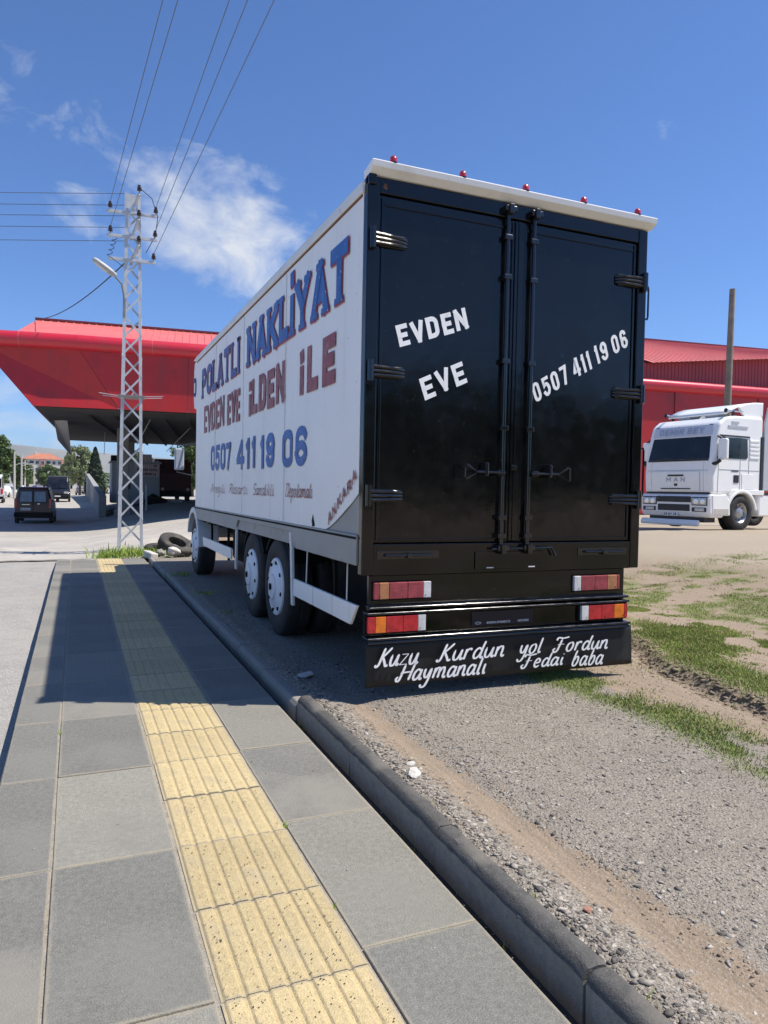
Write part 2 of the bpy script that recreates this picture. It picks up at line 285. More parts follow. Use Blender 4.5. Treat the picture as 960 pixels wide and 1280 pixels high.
# ------------------------------------------------------------------ mesh helpers
def V3(p): return np.array(p, float)
class MB:
    def __init__(s): s.v = []; s.f = []
    def add(s, vs_, fs_):
        b = len(s.v); s.v.extend([tuple(map(float, v)) for v in vs_]); s.f.extend([tuple(b + i for i in f) for f in fs_]); return s
    def box(s, x0, x1, y0, y1, z0, z1):
        return s.add([(x0, y0, z0), (x1, y0, z0), (x1, y1, z0), (x0, y1, z0), (x0, y0, z1), (x1, y0, z1), (x1, y1, z1), (x0, y1, z1)],
                     [(0, 3, 2, 1), (4, 5, 6, 7), (0, 1, 5, 4), (1, 2, 6, 5), (2, 3, 7, 6), (3, 0, 4, 7)])
    def bar(s, a, b, w, h, up=(0, 0, 1)):
        """rectangular bar from a to b, w across, h along up"""
        a = V3(a); b = V3(b); d = (b - a) / np.linalg.norm(b - a); u = V3(up); u = u - d * u.dot(d)
        if np.linalg.norm(u) < 1e-6: u = V3((1, 0, 0)) - d * d[0]
        u /= np.linalg.norm(u); r = np.cross(d, u); r *= w / 2; u = u * h / 2
        return s.add([a - r - u, a + r - u, a + r + u, a - r + u, b - r - u, b + r - u, b + r + u, b - r + u],
                     [(0, 1, 2, 3), (7, 6, 5, 4), (0, 4, 5, 1), (1, 5, 6, 2), (2, 6, 7, 3), (3, 7, 4, 0)])
    def prism(s, poly, axis, a0, a1):
        """polygon in the two other axes (in x,y,z order), extruded along axis"""
        n = len(poly)
        def P(p, a):
            q = list(p); q.insert(axis, a); return q
        vs_ = [P(p, a0) for p in poly] + [P(p, a1) for p in poly]
        fs_ = [tuple(range(n)), tuple(range(2 * n - 1, n - 1, -1))] + [(i, n + i, n + (i + 1) % n, (i + 1) % n) for i in range(n)]
        return s.add(vs_, fs_)
    def tube(s, path, r, n=8, cap=True, closed=False):
        P = [V3(p) for p in path]; m = len(P); rs = r if isinstance(r, (list, tuple)) else [r] * m; vs_ = []; fs_ = []; u = None
        for i, p in enumerate(P):
            if closed: d = P[(i + 1) % m] - P[i - 1]
            else: d = P[min(i + 1, m - 1)] - P[max(i - 1, 0)]
            d = d / (np.linalg.norm(d) + 1e-9)
            if u is None:
                u = V3((0, 0, 1)) if abs(d[2]) < .9 else V3((1, 0, 0))
            u = u - d * u.dot(d); u /= np.linalg.norm(u); w = np.cross(d, u)
            for k in range(n):
                a = 2 * math.pi * k / n; vs_.append(p + rs[i] * (u * math.cos(a) + w * math.sin(a)))
        for i in range(m if closed else m - 1):
            j = (i + 1) % m
            for k in range(n): fs_.append((i * n + k, i * n + (k + 1) % n, j * n + (k + 1) % n, j * n + k))
        if cap and not closed: fs_.append(tuple(range(n - 1, -1, -1))); fs_.append(tuple((m - 1) * n + k for k in range(n)))
        return s.add(vs_, fs_)
    def lathe(s, prof, axis, c, n=24, a0=0, a1=2 * math.pi):
        """profile (radius, offset along axis) turned round the axis through c"""
        ax = [0, 1, 2]; ax.remove(axis); full = abs(a1 - a0) > 6.28; m = n if full else n + 1; vs_ = []; fs_ = []
        for (r, h) in prof:
            for k in range(m):
                a = a0 + (a1 - a0) * k / n; q = [0, 0, 0]; q[axis] = c[axis] + h; q[ax[0]] = c[ax[0]] + r * math.cos(a); q[ax[1]] = c[ax[1]] + r * math.sin(a); vs_.append(q)
        for i in range(len(prof) - 1):
            for k in range(n):
                k2 = (k + 1) % m if full else k + 1
                fs_.append((i * m + k, i * m + k2, (i + 1) * m + k2, (i + 1) * m + k))
        return s.add(vs_, fs_)
    def grid(s, P):
        """P[i][j] points"""
        a = len(P); b = len(P[0]); return s.add([p for r in P for p in r], [(i * b + j, i * b + j + 1, (i + 1) * b + j + 1, (i + 1) * b + j) for i in range(a - 1) for j in range(b - 1)])
    def build(s, name, mat, parent=None, bevel=0, smooth=False, seg=2, world=False, solid=0):
        off = V3((0, 0, 0))
        if world and parent is not None:
            p = parent
            while p is not None: off = off + V3(p.location); p = p.parent
        me = bpy.data.meshes.new(name); me.from_pydata([tuple(V3(v) - off) for v in s.v] if world else s.v, [], s.f); me.update()
        bm = bmesh.new(); bm.from_mesh(me); bmesh.ops.recalc_face_normals(bm, faces=bm.faces); bm.to_mesh(me); bm.free()
        me.materials.append(MATS[mat] if isinstance(mat, str) else mat)
        o = bpy.data.objects.new(name, me); COL.objects.link(o); o.parent = parent
        if bevel:
            b = o.modifiers.new('bevel', 'BEVEL'); b.width = bevel; b.segments = seg; b.limit_method = 'ANGLE'; b.angle_limit = math.radians(35); b.harden_normals = False
        if solid:
            b = o.modifiers.new('thickness', 'SOLIDIFY'); b.thickness = solid
        if smooth:
            for p in me.polygons: p.use_smooth = True
            try: me.set_sharp_from_angle(angle=math.radians(40))
            except Exception: pass
        return o
def empty(name, loc=(0, 0, 0), rz=0.0):
    o = bpy.data.objects.new(name, None); COL.objects.link(o); o.location = loc; o.rotation_euler = (0, 0, rz); o.empty_display_size = .2; return o
def tag(o, label=None, cat=None, group=None, kind=None):
    if label: o['label'] = label
    if cat: o['category'] = cat
    if group: o['group'] = group
    if kind: o['kind'] = kind
    return o
def copy_tree(o, parent=None):
    c = o.copy(); COL.objects.link(c); c.parent = parent
    for ch in list(o.children): copy_tree(ch, c)
    return c
def np_mesh(name, verts, faces, mat, nper):
    """big joined mesh from arrays; nper corners on every face"""
    me = bpy.data.meshes.new(name); nv = len(verts); nf = len(faces)
    me.vertices.add(nv); me.vertices.foreach_set('co', np.asarray(verts, np.float32).ravel())
    me.loops.add(nf * nper); me.loops.foreach_set('vertex_index', np.asarray(faces, np.int32).ravel())
    me.polygons.add(nf); me.polygons.foreach_set('loop_start', np.arange(0, nf * nper, nper, dtype=np.int32))
    try: me.polygons.foreach_set('loop_total', np.full(nf, nper, np.int32))
    except Exception: pass
    me.update(calc_edges=True); me.validate()
    for m in (mat if isinstance(mat, (list, tuple)) else [mat]): me.materials.append(MATS[m] if isinstance(m, str) else m)
    o = bpy.data.objects.new(name, me); COL.objects.link(o); return o

# ------------------------------------------------------------------ painted lettering (brush strokes as thin sheets)
def arc(cx, cy, rx, ry, a0, a1, n=8): return [(cx + rx * math.cos(math.radians(a0 + (a1 - a0) * k / n)), cy + ry * math.sin(math.radians(a0 + (a1 - a0) * k / n))) for k in range(n + 1)]
OVAL = arc(.5, .78, .5, .22, 90, 0, 5) + arc(.5, .22, .5, .22, 0, -180, 10) + arc(.5, .78, .5, .22, 180, 90, 5)
BLOCK = {
 'A': (1, [[(0, 0), (.5, 1)], [(.5, 1), (1, 0)], [(.25, .32), (.75, .32)]]), 'D': (.95, [[(0, 0), (0, 1), (.5, 1)] + arc(.5, .72, .5, .28, 80, 0, 4) + arc(.5, .28, .5, .28, 0, -90, 4) + [(0, 0)]]),
 'E': (.85, [[(1, 1), (0, 1), (0, 0), (1, 0)], [(0, .5), (.85, .5)]]), 'V': (1, [[(0, 1), (.5, 0)], [(.5, 0), (1, 1)]]), 'N': (1, [[(0, 0), (0, 1)], [(0, 1), (1, 0)], [(1, 0), (1, 1)]]),
 'I': (.25, [[(.5, 0), (.5, 1)]]), 'İ': (.25, [[(.5, 0), (.5, .78)], [(.5, 1.36), (.5, 1.42)]]), 'i': (.25, [[(.5, 0), (.5, .52)], [(.5, .98), (.5, 1.0)]]), 'L': (.8, [[(0, 1), (0, 0), (1, 0)]]),
 'P': (.9, [[(0, 0), (0, 1), (.55, 1)] + arc(.55, .73, .45, .27, 80, -90, 6) + [(0, .46)]]), 'O': (1, [OVAL]), '0': (.9, [OVAL]), 'T': (.95, [[(0, 1), (1, 1)], [(.5, 1), (.5, 0)]]),
 'K': (1, [[(0, 0), (0, 1)], [(1, 1), (.05, .42)], [(.3, .58), (1, 0)]]), 'Y': (1, [[(0, 1), (.5, .42)], [(1, 1), (.5, .42)], [(.5, .42), (.5, 0)]]),
 'R': (.9, [[(0, 0), (0, 1), (.55, 1)] + arc(.55, .75, .45, .25, 80, -90, 6) + [(0, .5)], [(.45, .5), (1, 0)]]), 'B': (.9, [[(0, 0), (0, 1), (.6, 1), (.95, .85), (.95, .65), (.6, .52), (0, .52)], [(.6, .52), (1, .38), (1, .14), (.6, 0), (0, 0)]]),
 'M': (1.2, [[(0, 0), (0, 1)], [(0, 1), (.5, .3), (1, 1)], [(1, 1), (1, 0)]]), 'C': (.9, [arc(.5, .75, .5, .25, 20, 180, 8) + arc(.5, .25, .5, .25, 180, 340, 8)]), 'S': (.9, [arc(.5, .75, .5, .25, 20, 230, 9) + arc(.5, .26, .5, .26, 60, -160, 9)]),
 'U': (.95, [[(0, 1), (0, .3)] + arc(.5, .3, .5, .3, 180, 360, 8) + [(1, 1)]]), 'Z': (.9, [[(0, 1), (1, 1), (0, 0), (1, 0)]]), 'G': (.9, [arc(.5, .75, .5, .25, 20, 180, 8) + arc(.5, .25, .5, .25, 180, 360, 8) + [(1, .48), (.6, .48)]]),
 '1': (.42, [[(.7, 0), (.7, 1)], [(.0, .84), (.6, .98)]]), '4': (.95, [[(.75, 0), (.75, 1)], [(.66, 1), (0, .30)], [(0, .26), (1, .26)]]), '5': (.9, [[(.95, 1), (.1, 1), (.05, .56)] + arc(.45, .33, .55, .33, 110, -150, 9)]), '7': (.9, [[(0, 1), (1, 1)], [(1, 1), (.4, 0)]]),
 '6': (.9, [arc(.52, .78, .48, .22, 15, 180, 7) + [(.02, .28)], arc(.5, .27, .5, .27, 180, 360, 9), arc(.5, .27, .5, .27, 0, 175, 9)]),
 '9': (.9, [arc(.48, .22, .48, .22, 195, 360, 7) + [(.98, .72)], arc(.5, .73, .5, .27, 0, 180, 9), arc(.5, .73, .5, .27, 180, 355, 9)]),
 '3': (.85, [arc(.45, .76, .5, .24, 150, -80, 9) + arc(.45, .27, .55, .27, 80, -150, 9)]), '2': (.85, [arc(.5, .72, .5, .28, 160, -20, 8) + [(0, 0), (1, 0)]]),
}
SERIF = {'A': [(0, 0), (1, 0), (.5, 1)], 'N': [(0, 0), (0, 1), (1, 1)], 'K': [(0, 0), (0, 1), (1, 1), (1, 0)], 'L': [(0, 1)], 'İ': [(.5, 0)], 'I': [(.5, 0), (.5, 1)], 'Y': [(0, 1), (1, 1), (.5, 0)], 'T': [(.5, 0)], 'P': [(0, 0)]}
SCRIPT = {
 'K': (.78, [[(.34, 1), (.24, .55), (.14, .12), (.0, .0), (-.1, .12)], [(.80, 1.0), (.52, .72), (.22, .46)], [(.30, .52), (.50, .22), (.62, .02), (.76, .08)]]),
 'F': (.78, [[(.02, .80), (.14, .98), (.5, .93), (.95, 1.0)], [(.44, .92), (.34, .45), (.22, .08), (.04, -.02), (-.08, .14), (.06, .26)], [(.16, .50), (.66, .52)]]),
 'H': (.92, [[(.34, 1), (.24, .5), (.12, .06), (-.02, .0), (-.1, .14), (.02, .26)], [(.98, 1), (.86, .5), (.76, .02)], [(.10, .46), (.5, .50), (.88, .50)]]),
 'D': (.85, [[(.3, 1), (.2, .5), (.12, .02)], [(.05, .92), (.45, 1.0), (.82, .78), (.82, .35), (.5, .05), (.05, .02)]]), 'S': (.6, [[(.6, .88), (.4, 1), (.18, .85), (.22, .6), (.5, .4), (.5, .12), (.25, 0), (.0, .12)]]),
 'A': (.75, [[(.0, .0), (.25, .5), (.5, 1), (.58, .5), (.66, .0)], [(.16, .36), (.62, .36)]]), 'R': (.7, [[(.2, 1), (.14, .5), (.05, 0)], [(.1, .92), (.45, 1), (.62, .78), (.45, .55), (.15, .52)], [(.3, .52), (.5, .2), (.65, .0)]]),
 'u': (.50, [[(.04, .52), (.0, .2), (.08, .02), (.24, .06), (.36, .3), (.42, .52)], [(.42, .52), (.38, .16), (.44, .02), (.54, .1)]]),
 'z': (.50, [[(.02, .50), (.42, .50)], [(.42, .48), (.02, .02)], [(.0, .02), (.44, .03)]]), 'r': (.40, [[(.06, .52), (.03, .26), (.0, .0)], [(.03, .26), (.14, .46), (.28, .52), (.36, .44)]]),
 'd': (.54, [[(.40, .42), (.24, .52), (.06, .36), (.02, .12), (.14, .0), (.32, .12), (.42, .34)], [(.54, 1.0), (.46, .55), (.40, .14), (.46, .01), (.56, .08)]]),
 'n': (.52, [[(.05, .52), (.03, .26), (.0, .0)], [(.03, .24), (.18, .48), (.34, .50), (.38, .34), (.36, .10), (.44, .0), (.54, .08)]]),
 'y': (.52, [[(.04, .52), (.02, .24), (.12, .08), (.26, .14), (.40, .50)], [(.44, .52), (.36, .0), (.22, -.34), (.02, -.40), (-.1, -.26)]]),
 'o': (.50, [[(.26, .52), (.08, .40), (.02, .16), (.14, .0), (.32, .06), (.42, .30), (.36, .48), (.22, .52)]]), 'l': (.26, [[(.18, 1.0), (.10, .5), (.05, .12), (.12, .0), (.22, .08)]]),
 'a': (.54, [[(.40, .42), (.24, .52), (.06, .36), (.02, .12), (.14, .0), (.32, .12), (.42, .34)], [(.46, .52), (.42, .3), (.40, .12), (.46, .01), (.56, .08)]]),
 'm': (.80, [[(.05, .52), (.03, .26), (.0, .0)], [(.03, .24), (.16, .48), (.30, .50), (.33, .3), (.30, .0)], [(.33, .26), (.46, .48), (.60, .50), (.64, .3), (.62, .08), (.70, .0), (.78, .08)]]),
 'ı': (.24, [[(.10, .52), (.06, .2), (.10, .02), (.20, .08)]]), 'i': (.24, [[(.10, .50), (.06, .2), (.10, .02), (.20, .08)], [(.10, .72), (.16, .66)]]),
 'e': (.44, [[(.03, .24), (.30, .30), (.34, .44), (.20, .53), (.05, .38), (.02, .14), (.14, .0), (.36, .10)]]), 'b': (.50, [[(.20, 1.0), (.10, .5), (.02, .04)], [(.07, .26), (.20, .48), (.36, .48), (.40, .26), (.28, .04), (.12, .0), (.03, .1)]]),
 'g': (.52, [[(.40, .42), (.24, .52), (.06, .36), (.04, .14), (.2, .06), (.38, .3)], [(.44, .52), (.36, .0), (.22, -.32), (.02, -.36)]]), 's': (.42, [[(.36, .46), (.2, .53), (.1, .4), (.3, .24), (.28, .06), (.1, .0), (.0, .08)]]),
 't': (.34, [[(.18, .85), (.12, .4), (.08, .1), (.16, .0), (.28, .08)], [(.0, .55), (.32, .56)]]), 'k': (.48, [[(.16, 1.0), (.1, .5), (.04, .0)], [(.4, .5), (.1, .24)], [(.16, .28), (.3, .06), (.42, .02)]]), 'p': (.5, [[(.1, .52), (.06, .1), (.0, -.4)], [(.08, .3), (.2, .5), (.38, .46), (.4, .2), (.24, .0), (.08, .08)]]),
}
for _c in 'uzrdnyoamıiebgstkp':
    if _c in SCRIPT: SCRIPT[_c] = (SCRIPT[_c][0] * 1.12, [[(q[0] * 1.12, q[1] * 1.18 if abs(q[1]) < .8 else q[1]) for q in st_] for st_ in SCRIPT[_c][1]])
def smooth_path(p, k=6):
    if len(p) < 3: return p
    P = [V3(p[0]) * 2 - V3(p[1])] + [V3(q) for q in p] + [V3(p[-1]) * 2 - V3(p[-2])]; out = []
    for i in range(1, len(P) - 2):
        for t in np.linspace(0, 1, k, endpoint=False):
            a, b, c, d = P[i - 1:i + 3]; out.append(tuple(.5 * (2 * b + (c - a) * t + (2 * a - 5 * b + 4 * c - d) * t * t + (3 * b - a - 3 * c + d) * t ** 3)))
    return out + [tuple(p[-1])]
def ribbon(pts, wfun, square):
    P = [V3(p) for p in pts]
    if len(P) > 2 and np.linalg.norm(P[0] - P[-1]) < 1e-4: closed = True; P = P[:-1]
    else: closed = False
    m = len(P); L = []; R = []
    dirs = [(P[(i + 1) % m] - P[i]) / (np.linalg.norm(P[(i + 1) % m] - P[i]) + 1e-9) for i in range(m)]
    for i in range(m):
        din = dirs[i - 1] if (closed or i > 0) else dirs[0]; dout = dirs[i] if (closed or i < m - 1) else dirs[m - 2]
        n0 = V3((-din[1], din[0])); n1 = V3((-dout[1], dout[0])); b = n0 + n1; b /= (np.linalg.norm(b) + 1e-9); k = 1 / max(.62, b.dot(n1)); d = (din + dout) / 2
        w = wfun(d, i / (m - 1)) / 2; p = P[i]
        if square and not closed and i == 0: p = p - din * w
        if square and not closed and i == m - 1: p = p + dout * w
        L.append(p + b * w * k); R.append(p - b * w * k)
    fs_ = [(i, (i + 1) % m, m + (i + 1) % m, m + i) for i in range(m if closed else m - 1)]
    return L + R, fs_
def lettering(text, o, u, v, width, height, stroke, mat, parent, normal, font='block', gap=.22, serif=False, shear=0.0, space=.55, lift=.003, jit=.008, world=True, name='lettering', grow=0.0, nudge=(0, 0)):
    """text painted on a plane: o is the lower left corner, u and v unit vectors along and up the line"""
    o = V3(o); u = V3(u); v = V3(v); nrm = V3(normal); F = BLOCK if font == 'block' else SCRIPT; R_ = random.Random(hash(text) % 1000 if False else len(text) * 7 + ord(text[0]))
    adv = []; x = 0.0
    for ch in text:
        if ch == ' ': x += space; continue
        w = F[ch][0]; adv.append((ch, x, w)); x += w + gap
    total = x - gap; sc = width / total; mb = MB(); k = 0
    for ch, x0, w in adv:
        jx, jy = R_.uniform(-jit, jit), R_.uniform(-jit, jit) * 2
        for st in F[ch][1]:
            if font == 'block':
                ww = max(w * sc - stroke, .001); pts = [(x0 * sc + stroke / 2 + p[0] * ww if w > .3 else x0 * sc + w * sc / 2, stroke / 2 + p[1] * (height - stroke)) for p in st]
                pts = [(a + jx + R_.uniform(-jit, jit) * .5, b + jy * .5) for a, b in pts[:-1]] + [pts[-1] if pts[-1] != pts[0] else None]
                if pts[-1] is None: pts[-1] = pts[0]
                else: pts[-1] = (pts[-1][0] + jx, pts[-1][1] + jy * .5)
                vs_, fs_ = ribbon(pts, lambda d, t: stroke + grow, True)
            else:
                pts = smooth_path([((x0 + p[0]) * sc, p[1] * height) for p in st])
                vs_, fs_ = ribbon(pts, lambda d, t: stroke * (.55 + .45 * abs(d[1])) * (1 if .04 < t < .96 else .45) + grow, False)
            dep = lift + k * .0006; k = (k + 1) % 6
            mb.add([o + u * (q[0] + nudge[0] + shear * q[1]) + v * (q[1] + nudge[1]) + nrm * dep for q in vs_], fs_)
        if serif and ch in SERIF:
            for (sx, sy) in SERIF[ch]:
                ww = max(w * sc - stroke, .001); cx_ = x0 * sc + (stroke / 2 + sx * ww if w > .3 else w * sc / 2) + jx; yy = stroke / 2 + sy * (height - stroke); yb = (yy - stroke / 2) if sy < .5 else (yy + stroke / 2)
                hw = stroke * .85 + grow / 2; hh = stroke * .42; y0, y1 = (yb - grow / 2, yb + hh) if sy < .5 else (yb - hh, yb + grow / 2)
                q4 = [(cx_ - hw, y0), (cx_ + hw, y0), (cx_ + hw * .9, y1), (cx_ - hw * .9, y1)]; dep = lift + .0024 + (k % 3) * .0003; k += 1
                mb.add([o + u * (q[0] + nudge[0]) + v * (q[1] + nudge[1]) + nrm * dep for q in q4], [(0, 1, 2, 3)])
    ob = mb.build(name, mat, parent, world=world)
    return ob

# ------------------------------------------------------------------ ground materials with loose aggregate
def aggregate_mat(name, dark, light, binder, scale, use_mask=False, bump=.6, soil=(.30, .215, .145), soil2=(.235, .175, .12), mult=1.0):
    m = bpy.data.materials.new(name); m.use_nodes = True; nt = m.node_tree; n = nt.nodes; l = nt.links; p = n['Principled BSDF']; p.inputs['Roughness'].default_value = .95; p.inputs['Specular IOR Level'].default_value = .25
    tc = n.new('ShaderNodeTexCoord')
    def N(t, **k):
        x = n.new(t)
        for a, b in k.items(): setattr(x, a, b)
        return x
    def noise(s, d=5, r=.55):
        t = N('ShaderNodeTexNoise'); t.inputs['Scale'].default_value = s; t.inputs['Detail'].default_value = d; t.inputs['Roughness'].default_value = r; l.new(tc.outputs['Object'], t.inputs['Vector']); return t.outputs['Fac']
    def vor(s):
        t = N('ShaderNodeTexVoronoi'); t.inputs['Scale'].default_value = s; l.new(tc.outputs['Object'], t.inputs['Vector']); return t
    def mix(f, a, b, mode='MIX'):
        x = N('ShaderNodeMixRGB', blend_type=mode)
        for s, v in (('Fac', f), ('Color1', a), ('Color2', b)):
            if isinstance(v, tuple): x.inputs[s].default_value = (*v, 1)
            elif isinstance(v, (int, float)): x.inputs[s].default_value = v
            else: l.new(v, x.inputs[s])
        return x.outputs[0]
    def rmp(v, a, b, c=0, d=1):
        r = N('ShaderNodeMapRange'); r.clamp = True
        for i, q in zip(('From Min', 'From Max', 'To Min', 'To Max'), (a, b, c, d)): r.inputs[i].default_value = q
        l.new(v, r.inputs['Value']); return r.outputs[0]
    v1 = vor(scale); v2 = vor(scale * 2.7)
    def cell(v):
        s = N('ShaderNodeSeparateColor'); l.new(v.outputs['Color'], s.inputs[0]); return s.outputs[0]
    c1 = mix(cell(v1), dark, light); c2 = mix(cell(v2), dark, light)
    stones = mix(rmp(v1.outputs['Distance'], .36, .52), c1, mix(.55, c2, binder))
    big = noise(.8, 6, .6); stones = mix(rmp(big, .35, .65, .0, .55), stones, tuple(min(1, q * 1.12) for q in binder))
    pat = noise(3.5, 6, .65); stones = mix(rmp(pat, .45, .75, 0, .5), stones, tuple(x * .72 for x in binder))
    hgt = N('ShaderNodeMath', operation='ADD'); l.new(rmp(v1.outputs['Distance'], 0, .6, 1, 0), hgt.inputs[0]); l.new(rmp(v2.outputs['Distance'], 0, .6, .5, 0), hgt.inputs[1])
    col = stones; bstr = bump
    b = N('ShaderNodeBump'); b.inputs['Distance'].default_value = .45 / scale
    if use_mask:
        at = N('ShaderNodeVertexColor', layer_name='mask'); sp = N('ShaderNodeSeparateColor'); l.new(at.outputs['Color'], sp.inputs[0])
        mpg = N('ShaderNodeMapping'); mpg.inputs['Scale'].default_value = (38, 3.5, 1); l.new(tc.outputs['Object'], mpg.inputs['Vector']); tsn = N('ShaderNodeTexNoise'); tsn.inputs['Scale'].default_value = 1; tsn.inputs['Detail'].default_value = 6; l.new(mpg.outputs[0], tsn.inputs['Vector']); sn = tsn.outputs['Fac']; sc_ = mix(rmp(sn, .35, .65), soil, soil2); sc_ = mix(rmp(noise(60, 4, .7), .3, .7, 0, .45), sc_, tuple(x * .65 for x in soil2)); sc_ = mix(rmp(cell(v2), .80, .95, 0, .35), sc_, light)
        e = N('ShaderNodeMath', operation='ADD'); l.new(sp.outputs[0], e.inputs[0]); l.new(rmp(noise(14, 7, .75), .3, .7, -.55, .55), e.inputs[1])
        sf = rmp(e.outputs[0], .3, .65); col = mix(sf, col, sc_)
        g2 = N('ShaderNodeMath', operation='ADD'); l.new(sp.outputs[1], g2.inputs[0]); l.new(rmp(noise(18, 6, .7), .3, .7, -.3, .3), g2.inputs[1])
        col = mix(rmp(g2.outputs[0], .25, .8, 0, .7), col, (.15, .175, .06))
        col = mix(rmp(sp.outputs[2], 0, 1), col, mix(rmp(noise(.25, 6, .6), .3, .7), (.34, .285, .21), (.40, .35, .27)))
        l.new(rmp(sf, 0, 1, bump, bump * .45), b.inputs['Strength'])
    else: b.inputs['Strength'].default_value = bump
    l.new(hgt.outputs[0], b.inputs['Height']); l.new(b.outputs[0], p.inputs['Normal']); l.new(col, p.inputs['Base Color'])
    MATS[name] = m; return m
aggregate_mat('gravel_ground', (.075, .068, .058), (.45, .41, .35), (.275, .236, .188), 62, True, .9, soil=(.33, .25, .175), soil2=(.255, .20, .145))
aggregate_mat('road_chip_seal', (.17, .165, .155), (.52, .50, .465), (.335, .315, .285), 70, False, .7)

# ------------------------------------------------------------------ ground sheet
def graded(lo, hi, fine0, fine1, step, growth=1.16, cap=400):
    a = list(np.arange(fine0, fine1 + 1e-6, step)); s = step
    while a[-1] < hi: s = min(s * growth, cap); a.append(a[-1] + s)
    s = step
    while a[0] > lo: s = min(s * growth, cap); a.insert(0, a[0] - s)
    return np.array(a)
gx = graded(-3500, 3500, 1.40, 6.2, .045); gy = graded(-1200, 5200, .8, 7.4, .045)
GX, GY = np.meshgrid(gx, gy, indexing='ij')
GZ = ground_z(GX, GY)
drop = ((GX < 1.50) & (GY < 16.6)) | ((GX < 45) & (GX > -60) & (GY > 16.0) & (GY < 160))
lowx = (1 - sm(6, 9, GX)) * 1.0
GZ = np.where((GX < 1.475) & (GY < 16.4), np.minimum(GZ, -.13) - .12, GZ)
inlot = (GY > 16.6) & (GY < 150) & (GX > -60) & (GX < 40)
GZ = np.where(inlot, GZ - .10, GZ)
far = sm(160, 420, np.hypot(GX, GY)); GZ = GZ * (1 - far) + far * (-.15)
nx, ny = GX.shape
vid = np.arange(nx * ny).reshape(nx, ny)
faces = np.stack([vid[:-1, :-1], vid[1:, :-1], vid[1:, 1:], vid[:-1, 1:]], -1).reshape(-1, 4)
ground = np_mesh('ground', np.stack([GX, GY, GZ], -1).reshape(-1, 3), faces, 'gravel_ground', 4)
tag(ground, kind='structure')
ca = ground.data.color_attributes.new('mask', 'FLOAT_COLOR', 'POINT')
MK = np.ones((nx, ny, 4)); MK[..., 0] = soil_mask(GX, GY); MK[..., 1] = grass_mask(GX, GY) * (np.hypot(GX, GY) < 40)
dd = np.hypot(GX, GY); MK[..., 2] = np.where(GX > 2, sm(9.5, 12.5, GX + .35 * (GY - 9)), 0) * (GX > 4) * .8 + sm(22, 40, dd) * .5
MK[..., 2] = np.clip(MK[..., 2], 0, 1)
ca.data.foreach_set('color', MK.astype(np.float32).ravel())
for p_ in ground.data.polygons: pass
ground.data.polygons.foreach_set('use_smooth', np.ones(len(ground.data.polygons), bool))

def sheet(name, xs, ys, zf, mat):
    X, Y = np.meshgrid(xs, ys, indexing='ij'); Z = zf(X, Y); a, b = X.shape; v = np.arange(a * b).reshape(a, b)
    f = np.stack([v[:-1, :-1], v[1:, :-1], v[1:, 1:], v[:-1, 1:]], -1).reshape(-1, 4)
    o = np_mesh(name, np.stack([X, Y, Z], -1).reshape(-1, 3), f, mat, 4); o.data.polygons.foreach_set('use_smooth', np.ones(len(f), bool)); return tag(o, kind='structure')
# the road beside the pavement, chip sealed
sheet('road', np.concatenate([np.linspace(-60, -6, 12), np.linspace(-5, -.30, 24)]), np.linspace(-40, 16.62, 90),
      lambda x, y: -.13 + .012 * (vnoise(x, y, 21, 3, .5) - .5) + .09 * sm(14.5, 16.5, y) * sm(-6, -.5, x), 'road_chip_seal')
# the pale worn forecourt beyond the pavement
def fore_z(x, y):
    z0 = base_z(np.where(x < 1.6, np.minimum(x, .55), x), y)
    z1 = base_z(np.maximum(x, 1.6), y); k = sm(-.6, 2.2, x); s = 1 - sm(18, 26, y)
    z = base_z(x, y) * (1 - s) + (base_z(np.full_like(x, -1.0), y) * (1 - k) + z1 * k) * s
    lip = (1 - sm(16.4, 17.6, y)); z = z * (1 - lip) + lip * (np.where(x < -8, -.13, -.13 + .10 * sm(-8, -.5, x)) * (1 - sm(1.4, 2.4, x)) + .045 * sm(1.4, 2.4, x) + (yard_z(x, y) - .05) * sm(4, 5, x))
    return z + .006
FX = np.concatenate([np.linspace(-58, -8, 16), np.linspace(-7, 8, 50), np.linspace(8.6, 40, 32)])
FY = np.concatenate([16.45 + np.linspace(0, 6, 30), np.linspace(23, 60, 56), np.linspace(62, 150, 45)])
X, Y = np.meshgrid(FX, FY, indexing='ij')
lim = 16.45 + .0 * X
sheet('forecourt', FX, FY, lambda x, y: np.where((x > 1.9) & (y < 22 + .55 * (x - 2)), fore_z(x, y) - .2 * sm(1.9, 2.3, x), fore_z(x, y)), 'asphalt_lot')
# ragged crack where the pavement ends
mb = MB(); prev = None
for i in range(60):
    x = -9 + i * .19; y = 16.50 + .05 * math.sin(i * 1.7) + random.uniform(-.03, .03); w = random.uniform(.012, .05); z = float(fore_z(np.array(x), np.array(y))) + .012
    if prev: mb.add([(prev[0], prev[1] - prev[2], prev[3]), (x, y - w, z), (x, y + w, z), (prev[0], prev[1] + prev[2], prev[3])], [(0, 1, 2, 3)])
    prev = (x, y, w, z)
tag(mb.build('pavement_joint', 'pit'), kind='structure')

